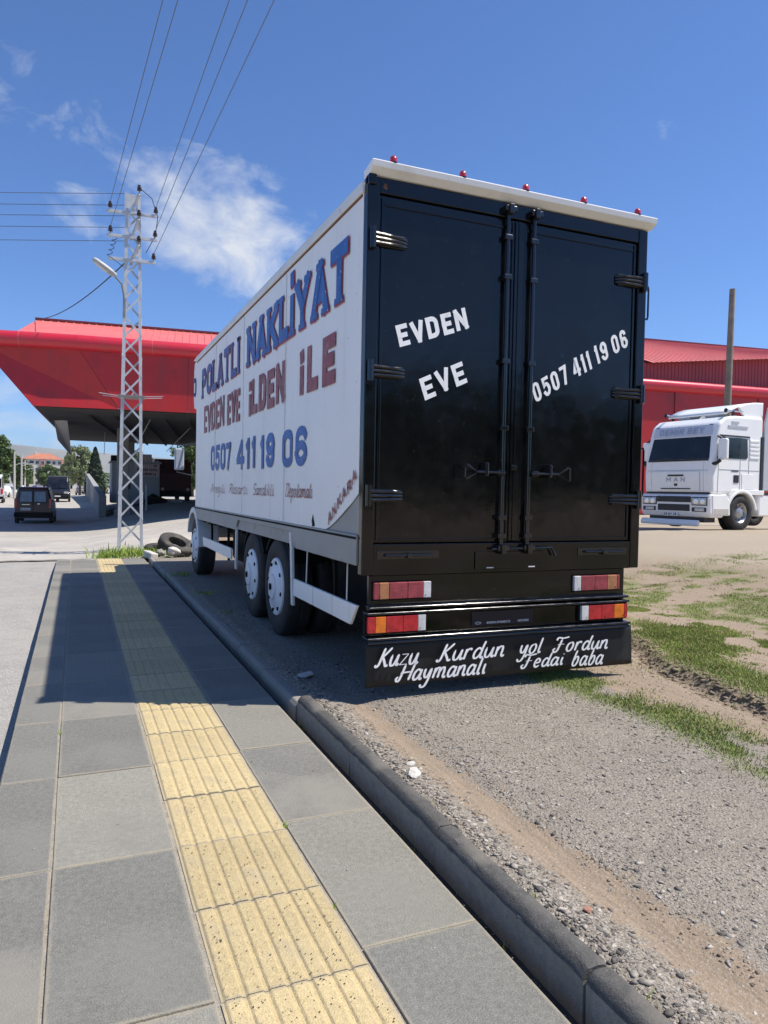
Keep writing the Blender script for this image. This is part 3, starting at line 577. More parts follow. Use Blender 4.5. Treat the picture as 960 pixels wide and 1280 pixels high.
# ------------------------------------------------------------------ pavement: bed, slabs, tactile strip, kerbs
walk = tag(MB().box(-.352, 1.352, -3.4, 16.28, -.20, -.0075).build('sidewalk', 'mortar'), kind='structure')
SLABM = {}
def slab(x0, x1, y0, y1, mat, tilt=.0016):
    w = round(x1 - x0, 3); d = round(y1 - y0, 3); key = (w, d, mat)
    if key not in SLABM:
        SLABM[key] = MB().box(-w / 2, w / 2, -d / 2, d / 2, -.05, 0).build('paving_slab', mat, walk, bevel=.004, seg=2); o = SLABM[key]
    else: o = SLABM[key].copy(); COL.objects.link(o); o.parent = walk
    o.location = ((x0 + x1) / 2 + random.uniform(-.002, .002), (y0 + y1) / 2 + random.uniform(-.002, .002), random.uniform(-.0032, .0022)); o.rotation_euler = (random.uniform(-tilt, tilt), random.uniform(-tilt, tilt), random.uniform(-.0045, .0045)); return o
order_mid = {2: 'slab_cool', 3: 'slab_warm', 4: 'slab_cool', 5: 'slab', 1: 'slab_warm'}
order_r = {1: 'slab_cool', 2: 'slab_warm', 3: 'slab', 4: 'slab_warm'}
for k in range(-3, 16):
    y0 = .18 + k; g = .003
    slab(-.350, -.088, y0 - .02 + g, y0 + .98 - g, random.choice(['slab', 'slab_cool', 'slab']))
    slab(-.078, .398, y0 - .02 + g, y0 + .98 - g, order_mid.get(k, random.choice(['slab', 'slab_cool', 'slab_cool', 'slab_warm'])))
    slab(.902, 1.345, y0 + .06 + g, y0 + 1.06 - g, order_r.get(k, random.choice(['slab', 'slab_cool', 'slab_cool', 'slab'])))
# tactile tiles: seven flat ribs running along the walk
TW = .482; TL = .500
def tactile_tile():
    prof = [(-TW / 2, -.05)]; nrib = 7; pitch = TW / nrib
    for i in range(nrib):
        a = -TW / 2 + i * pitch
        prof += [(a + .001, -.0046), (a + .009, -.0046), (a + .0165, .0004), (a + .020, .0010), (a + pitch - .009, .0010), (a + pitch - .006, .0004), (a + pitch - .001, -.0046)]
    prof += [(TW / 2, -.05)]
    o = MB().prism(prof, 1, -TL / 2, TL / 2).build('tactile_tile', 'tactile', walk)
    return o
tile0 = tactile_tile()
pitm = MB(); 
for i in range(9):
    a = random.uniform(0, 6.28); pitm.add([(.0034 * math.cos(a + t) , .0027 * math.sin(a + t), .0) for t in (0, 1.2, 2.3, 3.3, 4.4, 5.3)], [tuple(range(6))]) if i == 0 else None
for k in range(-7, 32):
    o = tile0 if k == -7 else tile0.copy()
    if k > -7: COL.objects.link(o); o.parent = walk
    o.location = (.650 + random.uniform(-.003, .003), .125 + k * .508 + .25, random.uniform(-.002, .002)); o.rotation_euler = (random.uniform(-.003, .003), random.uniform(-.003, .003), random.uniform(-.006, .006))
# little pits in the tactile tiles
pv = []; pf = []
for i in range(3600):
    x = random.uniform(.43, .87); y = random.uniform(.8, 9) if i > 1400 else random.uniform(.9, 4); rib = ((x - .409) % (TW / 7))
    if rib < .018 or rib > .060: continue
    r = random.choice((.0011, .0014, .0018, .0024, .0034)) * random.uniform(.7, 1.2); a = random.uniform(0, 6); b = len(pv)
    for t in range(6): pv.append((x + r * math.cos(a + t * 1.047) * random.uniform(.6, 1.1), y + r * math.sin(a + t * 1.047) * random.uniform(.6, 1.1), .0046))
    pf.append(tuple(range(b, b + 6)))
o = MB().add(pv, pf).build('pit_mark', 'pit', walk); tag(o, kind='stuff')
# kerb stones: the near run stands proud, the far run is older and lower
kerb = tag(MB().box(1.355, 1.52, -3.4, 16.2, -.26, -.07).build('kerb', 'gutter_shade_dirt'), kind='structure')
def kerb_stone(L, h, mat, chip=False):
    prof = [(-.043, -.16), (-.043, h - .030), (-.037, h - .024), (-.024, h - .006), (-.016, h), (.040, h), (.047, h - .008), (.047, -.16)]
    if chip: return MB().prism(prof, 1, -L / 2, L / 2).build('kerb_stone', mat, kerb, bevel=.006, seg=2)
    rr = np.random.default_rng(int(L * 1000) + 5)
    def rough_prism(prof, name, m, par, amp):
        ys = np.concatenate([[-L / 2 + .0, -L / 2 + .012], np.linspace(-L / 2 + .05, L / 2 - .05, 22), [L / 2 - .012, L / 2]]); rows = []
        for i, y in enumerate(ys):
            end = .0045 if i in (0, len(ys) - 1) else 0
            chipd = .012 * math.exp(-((y - rr_chip) / .025) ** 2)
            rows.append([(px * (1 - end * 8) + rr.normal(0, amp), y, pz - (end if pz > 0 else 0) + rr.normal(0, amp) * (pz > 0) - (chipd if (-.03 < px < .0 and pz > h - .02) else 0)) for px, pz in prof])
        mb = MB().grid(rows); mb.add(rows[0], [tuple(range(len(prof)))]); mb.add(rows[-1], [tuple(range(len(prof)))]); return mb.build(name, m, par, smooth=True)
    rr_chip = rr.uniform(-.3, .3)
    o = rough_prism([(-.043, -.16), (-.043, -.02), (-.043, h - .034), (.0, h - .036), (.047, h - .034), (.047, -.16)], 'kerb_stone', mat, kerb, .0006)
    rough_prism([(-.0445, h - .037), (-.0405, h - .026), (-.032, h - .015), (-.024, h - .006), (-.016, h - .001), (.012, h), (.038, h - .001), (.047, h - .008), (.0485, h - .037)], 'top_layer', 'kerb_top', o, .0011); return o
joints = [-3.3, -2.3, -1.28, -.25, .72, 1.74, 2.74, 3.80, 4.86]
k0 = {}
for a, b in zip(joints[:-1], joints[1:]):
    L = round(b - a - .006, 2)
    if L in k0: o = copy_tree(k0[L], kerb)
    else: o = k0[L] = kerb_stone(L, .108, 'kerb_stone')
    o.location = (1.474 + random.uniform(-.003, .003), (a + b) / 2, random.uniform(-.003, .004)); o.rotation_euler = (random.uniform(-.003, .003), random.uniform(-.012, .012), random.uniform(-.003, .003))
far_stone = kerb_stone(.99, .058, 'kerb_old', True)
for k in range(11):
    o = far_stone if k == 0 else far_stone.copy()
    if k: COL.objects.link(o); o.parent = kerb
    o.location = (1.466 + random.uniform(-.010, .010), 5.36 + k * 1.0, random.uniform(-.008, .006)); o.rotation_euler = (random.uniform(-.006, .006), random.uniform(-.02, .02), random.uniform(-.008, .008))
# loose end block of the kerb
b = MB().box(-.09, .09, -.2, .2, -.05, .10).build('kerb_block', 'rubble_white', bevel=.025); b.location = (1.50, 16.55, .02); b.rotation_euler = (.1, .12, .35); tag(b, 'broken pale kerb block lying at the far end of the kerb', 'kerb block')

# ------------------------------------------------------------------ loose stones (one scatter) and grass
def ico():
    t = (1 + 5 ** .5) / 2; v = np.array([(-1, t, 0), (1, t, 0), (-1, -t, 0), (1, -t, 0), (0, -1, t), (0, 1, t), (0, -1, -t), (0, 1, -t), (t, 0, -1), (t, 0, 1), (-t, 0, -1), (-t, 0, 1)], float); v /= np.linalg.norm(v[0])
    f = np.array([(0, 11, 5), (0, 5, 1), (0, 1, 7), (0, 7, 10), (0, 10, 11), (1, 5, 9), (5, 11, 4), (11, 10, 2), (10, 7, 6), (7, 1, 8), (3, 9, 4), (3, 4, 2), (3, 2, 6), (3, 6, 8), (3, 8, 9), (4, 9, 5), (2, 4, 11), (6, 2, 10), (8, 6, 7), (9, 8, 1)]); return v, f
IV, IF = ico()
def scatter_stones(name, pts, sizes, mat, zf):
    n = len(pts); rot = rng.normal(size=(n, 3, 3)); q, _ = np.linalg.qr(rot)
    sc = sizes[:, None] * np.stack([rng.uniform(.8, 1.3, n), rng.uniform(.6, 1.0, n), rng.uniform(.4, .75, n)], 1)
    v = IV[None] * (1 + .28 * rng.normal(size=(n, 12, 1)).clip(-1.4, 1.4)) * sc[:, None, :]; q[:, 2, :2] *= .4; v = np.einsum('nij,nkj->nki', q, v)
    v[:, :, 2] *= .72; z = zf(pts[:, 0], pts[:, 1]); v[:, :, 0] += pts[:, None, 0]; v[:, :, 1] += pts[:, None, 1]; v[:, :, 2] += (z + sizes * .03)[:, None]
    f = (IF[None] + (np.arange(n) * 12)[:, None, None]).reshape(-1, 3); o = np_mesh(name, v.reshape(-1, 3), f, mat, 3); return o
def stone_points(n, x0, x1, y0, y1, dens):
    p = np.stack([rng.uniform(x0, x1, n), rng.uniform(y0, y1, n)], 1); return p[rng.random(n) < dens(p[:, 0], p[:, 1])]
def strip_d(x, y): return np.exp(-((x - 1.62) / .10) ** 2) * .95 + np.exp(-((x - 2.06) / .10) ** 2) * .25
def field_d(x, y):
    s = soil_mask(x, y); g = grass_mask(x, y); return np.clip((1 - s * .88) * (1 - g * .85), .04, 1) * (.35 + .65 * sm(.35, .6, vnoise(x, y, 14, 4, 2.0)))
P1 = stone_points(21000, 1.522, 2.2, .9, 6.0, strip_d); S1 = np.exp(rng.normal(-5.25, .62, len(P1))).clip(.002, .022)
P2 = stone_points(64000, 1.58, 5.6, .8, 5.4, field_d); S2 = np.exp(rng.normal(-5.55, .55, len(P2))).clip(.0018, .018)
P3 = stone_points(9000, 1.58, 5.0, 5.4, 12, lambda x, y: .6 + 0 * x); S3 = np.exp(rng.normal(-4.9, .4, len(P3))).clip(.004, .020)
PA = np.concatenate([P1, P2, P3]); SA = np.concatenate([S1, S2, S3]); pick = rng.random(len(PA)) < .66
tag(scatter_stones('gravel', PA[pick], SA[pick], 'stone_grey', ground_z), 'pale loose gravel scattered over the yard beside the kerb', 'gravel', kind='stuff')
tag(scatter_stones('gravel', PA[~pick], SA[~pick], 'stone_dark', ground_z), 'darker loose gravel scattered over the yard beside the kerb', 'gravel', kind='stuff')
RYs = rng.uniform(.8, 7.6, 2600); PC = np.stack([rut_x(RYs) + rng.normal(-.02, .085, 2600), RYs], 1); PC2 = stone_points(1800, 3.9, 9.0, 1.0, 9.5, lambda x, y: .8 + 0 * x); PC3 = np.stack([1.86 + rng.choice([-1, 1], 700) * rng.uniform(.07, .14, 700), rng.uniform(1, 4.8, 700)], 1)
PCA = np.concatenate([PC, PC2, PC3]); SC = np.concatenate([np.exp(rng.normal(-4.5, .6, 2600)).clip(.003, .04), np.exp(rng.normal(-4.7, .55, len(PC2))).clip(.003, .03), np.exp(rng.normal(-5.3, .5, 700)).clip(.002, .012)])
tag(scatter_stones('soil_clods', PCA, SC, 'soil_clod', ground_z), 'crumbled brown soil clods along the ruts and wheel track', 'soil', kind='stuff')
# grit swept into the gutter gap and onto the pavement edge
PG = np.stack([np.concatenate([rng.normal(1.40, .02, 1500), rng.uniform(.9, 1.37, 260), rng.uniform(-.35, .9, 160)]), rng.uniform(1, 12, 1920)], 1)
SG = np.exp(rng.normal(-6.0, .4, len(PG))).clip(.0012, .006)
tag(scatter_stones('grit', PG, SG, 'stone_grey', lambda x, y: np.where(x > 1.352, -.068, .001)), 'fine grit lying along the gutter beside the kerb', 'grit', kind='stuff')
def lump(name, loc, size, mat, label, cat, seed, squash=.6, rot=(0, 0, 0)):
    bm = bmesh.new(); bmesh.ops.create_icosphere(bm, subdivisions=3, radius=1); r = np.random.default_rng(seed); pl = [(r.normal(size=3), r.uniform(.55, .9)) for _ in range(12)]
    for v in bm.verts:
        c = np.array(v.co)
        for nn, d in pl:
            nn_ = nn / np.linalg.norm(nn); k = c.dot(nn_)
            if k > d: c = c - nn_ * (k - d)
        v.co = c * np.array([size[0], size[1], size[2]]) * (1 + .04 * r.normal())
    me = bpy.data.meshes.new(name); bm.to_mesh(me); bm.free(); me.materials.append(MATS[mat]); o = bpy.data.objects.new(name, me); COL.objects.link(o); o.location = loc; o.rotation_euler = rot; return tag(o, label, cat)
lump('plaster_lump', (1.64, 3.40, float(ground_z(1.64, 3.40)) + .008), (.078, .042, .020), 'rubble_white', 'lump of white plaster lying on the gravel by the kerb', 'rubble', 3, rot=(0, 0, 1.1))
lump('brick_chip', (1.70, 2.06, float(ground_z(1.7, 2.06)) + .010), (.021, .015, .010), 'brick_red', 'small red brick chip on the gravel beside the kerb', 'rubble', 4, rot=(0, 0, .4))
lump('rubble_stone', (1.98, 16.55, .10), (.20, .16, .12), 'rubble_white', 'pale stone in front of the old tyre on the ground', 'rubble', 5, rot=(.2, .1, .7))
lump('rubble_stone', (1.74, 16.75, .09), (.14, .12, .09), 'kerb_old', 'smaller stone among grass left of the pale stone', 'rubble', 6, rot=(.2, .1, 1.7))
lump('plaster_lump', (1.70, 5.55, float(ground_z(1.7, 5.55)) + .01), (.11, .06, .022), 'rubble_white', 'flat grey-white plaster piece in the truck shadow beside the kerb', 'rubble', 8, rot=(0, 0, .9))
def grass_mesh(name, pts, hmin, hmax, mat, zf, lean=.6, wid=.0019):
    n = len(pts); h = rng.uniform(hmin, hmax, n) * (.5 + .5 * rng.random(n)); a = rng.uniform(0, 6.283, n); ln = rng.normal(0, lean, n); b = rng.uniform(0, 6.283, n); w = wid * rng.uniform(.7, 1.5, n) * (1 + h * 10)
    z = zf(pts[:, 0], pts[:, 1]) - .004; base = np.stack([pts[:, 0], pts[:, 1], z], 1); side = np.stack([np.cos(a), np.sin(a), 0 * a], 1) * w[:, None]; tip = np.stack([np.cos(b) * h * ln, np.sin(b) * h * ln, h], 1); mid = tip * .55 + np.stack([-np.cos(b) * h * ln * .2, -np.sin(b) * h * ln * .2, h * .08], 1)
    v = np.stack([base - side, base + side, base + mid + side * .8, base + mid - side * .8, base + tip], 1).reshape(-1, 3); k = (np.arange(n) * 5)[:, None]
    f = np.concatenate([k + np.array([[0, 1, 2]]), k + np.array([[0, 2, 3]]), k + np.array([[3, 2, 4]])]); return np_mesh(name, v, f, mat, 3)
def gpoints(n, x0, x1, y0, y1, pw=1.4):
    p = np.stack([rng.uniform(x0, x1, n), rng.uniform(y0, y1, n)], 1); return p[rng.random(n) < grass_mask(p[:, 0], p[:, 1]) ** pw]
GP = np.concatenate([gpoints(420000, 3.0, 6.6, 1.0, 7.5), gpoints(420000, 4.5, 13.0, 4.5, 13.0)])
tag(grass_mesh('grass', GP, .008, .030, 'grass_blade', ground_z), 'short patchy green grass growing on the soil by the ruts', 'grass', kind='stuff')
GD = GP[rng.random(len(GP)) < .12] + rng.normal(0, .03, (int((GP[:, 0] > -99).sum() * 0) or 1, 2)) * 0
tag(grass_mesh('dry_grass', GD + .01, .02, .05, 'grass_dry', ground_z, .9), 'dry straw-coloured grass mixed into the green patches', 'grass', kind='stuff')
lump('plaster_lump', (1.70, 3.55, float(ground_z(1.70, 3.55)) + .006), (.030, .022, .014), 'rubble_white', 'smaller crumb of white plaster just beyond the plaster lump', 'rubble', 18)
def tuft(loc, r, n, h0, h1, label, name='grass_tuft'):
    p = np.stack([rng.normal(loc[0], r, n), rng.normal(loc[1], r * .9, n)], 1); return tag(grass_mesh(name, p, h0, h1, 'grass_blade', lambda x, y: np.full_like(x, loc[2]), .5, .0035), label, 'grass', 'grass tufts by the pole and kerb', 'stuff')
wp_ = []
for (wx, wy, wn, wr) in ((1.545, 3.02, 26, .012), (1.55, 2.2, 18, .01), (1.54, 4.45, 30, .015), (1.545, 1.62, 22, .012), (1.40, 4.7, 34, .02), (1.56, 6.4, 40, .03), (1.56, 7.3, 40, .03), (.897, 3.2, 14, .006), (.896, 2.5, 9, .005), (1.395, 2.95, 16, .012), (1.40, 2.15, 12, .01), (-.083, 4.9, 12, .006)):
    wp_.append(np.stack([rng.normal(wx, wr, wn), rng.normal(wy, wr * 2.2, wn)], 1))
tag(grass_mesh('weeds', np.concatenate(wp_), .012, .038, 'grass_blade', lambda x, y: np.where(x > 1.5, .06, np.where(x > 1.36, -.06, -.004)), .7, .0016), 'tiny weeds sprouting along the kerb and slab joints', 'weeds', kind='stuff')
tuft((1.15, 17.2, -.06), .34, 700, .12, .34, 'long grass growing round the foot of the lattice pole')
tuft((.75, 16.95, -.06), .20, 260, .08, .26, 'lower grass clump left of the lattice pole foot')
tuft((1.65, 16.9, -.04), .16, 260, .10, .28, 'grass clump between the pole foot and the old tyres')
tuft((1.66, 10.3, .03), .09, 110, .03, .11, 'weeds along the far kerb in the truck shadow')
tuft((1.64, 8.7, .03), .08, 90, .03, .09, 'weeds along the kerb beside the rear wheels')
tuft((1.66, 12.6, .03), .11, 130, .04, .14, 'weeds by the kerb beside the front wheel')

# ------------------------------------------------------------------ the box truck
LX, RX, RY, FY_, TOP = 1.874, 4.395, 4.805, 12.63, 3.76
truck = tag(empty('box_truck', ((LX + RX) / 2, RY, .05)), 'tall white box truck with black rear doors and blue hand-painted lettering', 'truck')
def T(mb, name, mat, parent=truck, **k): return mb.build(name, mat, parent, world=True, **k)
# left side: white sheet over a grey base, cut on a curve at the rear lower corner
base = T(MB().box(LX + .010, LX + .05, RY + .075, FY_ - .005, 1.03, 1.60), 'side_base', 'skirt_grey')
def zlow(y): return 1.228 + (0 if y > 5.62 else .30 * ((5.62 - y) / .74) ** 1.25)
cols = np.concatenate([np.linspace(RY + .078, 5.7, 24), np.linspace(5.7, FY_, 190)[1:]])
P = []
for y in cols:
    off = .009 * (vnoise(np.array(y), np.array(0.), 41, 2, 4.6) - .5)
    zl = zlow(y); P.append([(LX + off * min(1, max(0, (3.3 - z) * .8)), y, z) for z in np.linspace(zl, 3.70, 14)])
side = T(MB().grid(P), 'side_panel', 'truck_white', smooth=True)
T(MB().box(LX + .004, LX + .009, RY + .08, FY_ - .01, 1.55, 3.69), 'side_lining', 'truck_white_worn')
T(MB().box(RX - .05, RX, RY + .075, FY_, 1.03, 3.72), 'side_wall', 'truck_white')
T(MB().box(LX + .05, RX - .05, FY_ - .05, FY_ - .003, 1.03, 3.72), 'front_wall', 'truck_white')
T(MB().box(LX + .05, RX - .05, RY + .09, FY_ - .05, 1.04, 1.16), 'cargo_floor', 'black_matte')
P = [[(x, y, 3.735 + .06 * (1 - ((x - (LX + RX) / 2) / 1.27) ** 2) + .005 * math.sin(y * 5)) for x in np.linspace(LX - .012, RX + .012, 14)] for y in np.linspace(RY + .06, FY_ + .30, 40)]
T(MB().grid(P), 'roof', 'truck_white', smooth=True, solid=.012)
T(MB().box(LX - .022, LX + .012, RY + .062, FY_ + .02, 3.665, 3.748), 'roof_rail', 'truck_white_worn', bevel=.012)
T(MB().box(RX - .012, RX + .022, RY + .062, FY_ + .02, 3.665, 3.748), 'roof_rail', 'truck_white_worn', bevel=.012)
T(MB().box(LX - .005, LX + .004, RY + .10, FY_ - .03, 3.648, 3.6655), 'rail_seam', 'rust')
# over-cab nose
nose = T(MB().prism([(FY_ + .004, 2.90), (FY_ + .004, 3.70), (FY_ + .30, 3.70), (FY_ + .37, 3.55), (FY_ + .37, 3.05), (FY_ + .30, 2.90)], 0, LX + .006, RX - .006), 'over_cab_nose', 'truck_white', bevel=.02)
T(MB().tube([(LX + .002, FY_ + .19 + .11 * math.cos(a), 3.26 + .15 * math.sin(a)) for a in np.linspace(.7, 5.6, 16)], .016, 5), 'emblem', 'text_navy', nose)
# side lettering (reads towards the rear)
U, W, NL = (0, -1, 0), (0, 0, 1), (-1, 0, 0)
def S(t, y0, y1, z0, h, st, mat, **k): return lettering(t, (LX, y0, z0), U, W, y0 - y1, h, st, mat, side, NL, lift=k.pop('lift', .009), **k)
S('POLATLI', 12.02, 9.10, 2.985, .455, .105, 'text_redline', serif=True, gap=.20, grow=.012, lift=.007, nudge=(.008, -.008), name='lettering_outline')
S('POLATLI', 12.02, 9.10, 2.985, .455, .105, 'text_navy', serif=True, gap=.20, lift=.0105)
S('NAKLİYAT', 8.66, 5.17, 2.995, .455, .122, 'text_redline', serif=True, gap=.16, grow=.014, lift=.007, nudge=(.010, -.010), name='lettering_outline')
S('NAKLİYAT', 8.66, 5.17, 2.995, .455, .122, 'text_blue', serif=True, gap=.16, lift=.0105)
S('EVDEN', 11.78, 10.08, 2.40, .42, .085, 'text_red', gap=.18)
S('EVE', 9.86, 9.03, 2.39, .41, .092, 'text_red', gap=.15)
S('iLDEN', 8.52, 6.93, 2.395, .405, .105, 'text_red', gap=.20)
S('iLE', 6.40, 5.43, 2.395, .405, .115, 'text_red', gap=.34)
S('0507', 11.10, 9.58, 1.79, .37, .082, 'text_blue', gap=.22)
S('411', 9.18, 8.14, 1.775, .365, .090, 'text_blue', gap=.26)
S('19', 7.90, 7.30, 1.765, .365, .092, 'text_blue', gap=.30)
S('06', 6.99, 6.17, 1.76, .365, .084, 'text_blue', gap=.25)
for t, a, b in (('Aregılı', 11.1, 9.95), ('Rasartı', 9.65, 8.55), ('Sandıklı', 8.25, 7.30), ('Depolamalı', 6.85, 5.98)):
    S(t, a, b, 1.475, .125, .017, 'text_red', font='script', gap=.08, shear=.2)
d = V3((0, -.68, .40)); d /= np.linalg.norm(d); up = V3((0, .40, .68)); up /= np.linalg.norm(up)
lettering('ANKARA', (LX, 5.53, 1.262), d, up, .72, .085, .021, 'text_red', side, NL, gap=.35, lift=.010, shear=.35)
for y_ in (6.93, 8.86, 10.78): T(MB().box(LX - .0075, LX - .002, y_ - .004, y_ + .004, 1.24, 3.64), 'panel_seam', 'truck_white_worn', side)
# torn paint at the lower edge and a rust scar
T(MB().add([(LX - .0045, 5.97, 1.23), (LX - .0045, 5.90, 1.24), (LX - .0045, 5.93, 1.29), (LX - .0045, 5.96, 1.34), (LX - .0045, 5.99, 1.28)], [(0, 1, 2, 3, 4)]), 'paint_chip', 'black_matte', side)
# grey skirt, wheel-arch trims and white side guards
T(MB().prism([(RY + .08, 1.005), (6.48, 1.005), (6.62, 1.15), (9.05, 1.15), (9.18, 1.02), (FY_ - .02, 1.02), (FY_ - .02, 1.2265), (RY + .08, 1.2265)], 0, LX - .012, LX + .008), 'side_skirt', 'skirt_grey', bevel=.004)
T(MB().box(LX - .0165, LX - .0125, RY + .085, FY_ - .03, 1.195, 1.212), 'skirt_strip', 'black_matte')
T(MB().prism([(6.545, .46), (6.60, .46), (6.665, .99), (6.70, 1.14), (6.64, 1.14), (6.60, .99)], 0, LX - .006, LX + .02), 'arch_trim', 'truck_white_worn', bevel=.003)
T(MB().prism([(9.18, .52), (9.235, .52), (9.22, .98), (9.17, 1.13), (9.11, 1.13), (9.165, .98)], 0, LX - .006, LX + .02), 'arch_trim', 'truck_white_worn', bevel=.003)
gy_ = [RY + .06, 5.42, 5.93, 6.54]
for a, b in zip(gy_[:-1], gy_[1:]):
    cut = .13 if a < 5 else 0
    T(MB().prism([(a + .012 + cut, .558), (b - .008, .558), (b - .008, .716), (a + .012, .716)], 0, LX - .004, LX + .02), 'side_guard', 'truck_white', bevel=.004)
T(MB().prism([(9.50, .615), (11.74, .625), (11.80, .76), (9.50, .76)], 0, LX - .004, LX + .02), 'side_guard', 'truck_white', bevel=.004)
for y in (5.46, 6.2, 9.9, 11.2): T(MB().bar((LX + .05, y, .56), (LX + .05, y + .06, 1.03), .03, .03), 'guard_bracket', 'black_matte')
T(MB().tube([(LX + .012, 6.15, 1.01), (LX + .014, 6.18, .72)], .006, 6), 'strap', 'truck_white_worn')
T(MB().tube([(LX + .012, 5.12, 1.01), (LX + .014, 5.13, .72)], .006, 6), 'strap', 'truck_white_worn')
# chassis
ch = T(MB().box(2.62, 2.72, RY + .1, 14.6, .72, .98).box(3.55, 3.65, RY + .1, 14.6, .72, .98), 'chassis_rails', 'black_matte')
for y in np.arange(5.1, 12.6, .5): T(MB().box(LX + .06, RX - .06, y, y + .06, .975, 1.035), 'cross_member', 'black_matte')
T(MB().box(LX + .25, LX + .75, 9.75, 10.7, .5, .98), 'fuel_tank', 'black_matte', bevel=.06)
T(MB().box(RX - .8, RX - .25, 9.7, 10.9, .5, .98), 'battery_box', 'black_matte', bevel=.04)
T(MB().box(LX + .35, RX - .35, 5.15, 6.4, .45, .92), 'spare_rack', 'black_matte', bevel=.02)
T(MB().tube([(LX + .25, 7.28, .545), (RX - .25, 7.28, .545)], .10, 12), 'axle', 'black_matte'); T(MB().tube([(LX + .25, 8.40, .545), (RX - .25, 8.40, .545)], .10, 12), 'axle', 'black_matte'); T(MB().tube([(LX + .3, 12.78, .545), (RX - .3, 12.78, .545)], .08, 12), 'axle', 'black_matte')
def tyre_prof(R, w, hub): return [(hub, -.4 * w), (hub + .03, -.46 * w), (R * .78, -.5 * w), (R * .93, -.47 * w), (R * .985, -.40 * w), (R, -.30 * w), (R, -.06 * w), (R * .985, -.05 * w), (R * .985, .05 * w), (R, .06 * w), (R, .30 * w), (R * .985, .40 * w), (R * .93, .47 * w), (R * .78, .5 * w), (hub + .03, .46 * w), (hub, .4 * w), (hub, -.4 * w)]
def truck_wheel(parent, c, R, w, side_, cover='rim_white', dual=False, world=True, axis=0):
    wh = MB().lathe(tyre_prof(R, w, R * .56), axis, c, 40).build('wheel', 'tyre_rubber', parent, smooth=True, world=world)
    h = R * .60; s = side_
    prof = [(h, .42 * w * s), (h * .97, .50 * w * s), (h * .90, .53 * w * s), (h * .80, .50 * w * s), (h * .74, .545 * w * s), (h * .45, .60 * w * s), (h * .42, .66 * w * s), (h * .16, .68 * w * s), (.001, .68 * w * s)]
    cv = MB().lathe(prof, axis, c, 40).build('wheel_cover', cover, wh, smooth=True, world=world)
    mb = MB()
    for k in range(8):
        a = k * math.pi / 4 + .2; r = h * .84; q = [0, 0, 0]; ax = [0, 1, 2]; ax.remove(axis); q[axis] = c[axis] + .515 * w * s; q[ax[0]] = c[ax[0]] + r * math.cos(a); q[ax[1]] = c[ax[1]] + r * math.sin(a)
        p0 = list(q); p1 = list(q); p0[axis] -= .012; p1[axis] += .012; mb.tube([p0, p1], .020, 8)
    mb.build('slot', 'black_matte', cv, world=world)
    q = list(c); q1 = list(c); q[axis] += .67 * w * s; q1[axis] += .73 * w * s
    MB().tube([q, q1], .035, 12).build('hub_cap', 'black_matte', cv, world=world)
    if dual:
        c2 = list(c); c2[axis] -= s * (w + .05); MB().lathe(tyre_prof(R, w, R * .56), axis, c2, 32).build('inner_tyre', 'tyre_rubber', wh, smooth=True, world=world)
    return wh
for y in (7.28, 8.40):
    truck_wheel(truck, (LX + .155, y, .545), .5, .27, -1, dual=True); truck_wheel(truck, (RX - .155, y, .545), .5, .27, 1, dual=True)
truck_wheel(truck, (LX + .165, 12.78, .545), .5, .29, -1); truck_wheel(truck, (RX - .165, 12.78, .545), .5, .29, 1)
for y in (7.28, 8.40): T(MB().lathe([(.56, -.13), (.60, -.13), (.60, .22), (.56, .22), (.56, -.13)], 0, (LX + .17, y, .545), 20, math.radians(35), math.radians(150)), 'mudguard', 'black_matte')
# cab ahead of the box
cab = T(MB().prism([(FY_ + .10, 1.02), (FY_ + .10, 2.66), (FY_ + .32, 2.80), (FY_ + 1.55, 2.74), (FY_ + 1.85, 2.55), (FY_ + 2.02, 1.75), (FY_ + 2.04, .62), (FY_ + 1.62, .62), (FY_ + .95, .62), (FY_ + .90, 1.02)], 0, LX + .30, RX - .30), 'cab', 'truck_white', bevel=.07, seg=3)
T(MB().lathe([(.57, -.02), (.66, -.02), (.66, .32), (.57, .32), (.57, -.02)], 0, (LX + .0, 12.80, .545), 20, math.radians(20), math.radians(178)), 'fender', 'truck_white_worn', bevel=.01)
T(MB().lathe([(.57, -.30), (.66, -.30), (.66, .02), (.57, .02), (.57, -.30)], 0, (RX + .01, 12.80, .545), 20, math.radians(20), math.radians(178)), 'fender', 'truck_white_worn', bevel=.01)
T(MB().prism([(FY_ + .55, 1.75), (FY_ + .55, 2.45), (FY_ + 1.55, 2.45), (FY_ + 1.80, 1.80)], 0, LX + .292, LX + .31), 'door_window', 'glass_dark'); T(MB().prism([(FY_ + .55, 1.75), (FY_ + .55, 2.45), (FY_ + 1.55, 2.45), (FY_ + 1.80, 1.80)], 0, RX - .31, RX - .292), 'door_window', 'glass_dark')
T(MB().add([(LX + .42, FY_ + 2.032, 1.72), (RX - .42, FY_ + 2.032, 1.72), (RX - .45, FY_ + 1.885, 2.5), (LX + .45, FY_ + 1.885, 2.5)], [(0, 1, 2, 3)]), 'windscreen', 'glass_dark', solid=.02)
for s, x in ((-1, LX), (1, RX)):
    m_ = T(MB().box(x + s * .02 - .09, x + s * .02 + .09, FY_ + 1.98, FY_ + 2.06, 1.88, 2.30), 'mirror', 'mirror_grey', bevel=.025)
    T(MB().tube([(x - s * .32, FY_ + 1.8, 2.40), (x + s * .05, FY_ + 2.07, 2.36), (x + s * .05, FY_ + 2.07, 1.84), (x - s * .32, FY_ + 1.8, 1.76)], .014, 6), 'mirror_arm', 'black_trim', m_)
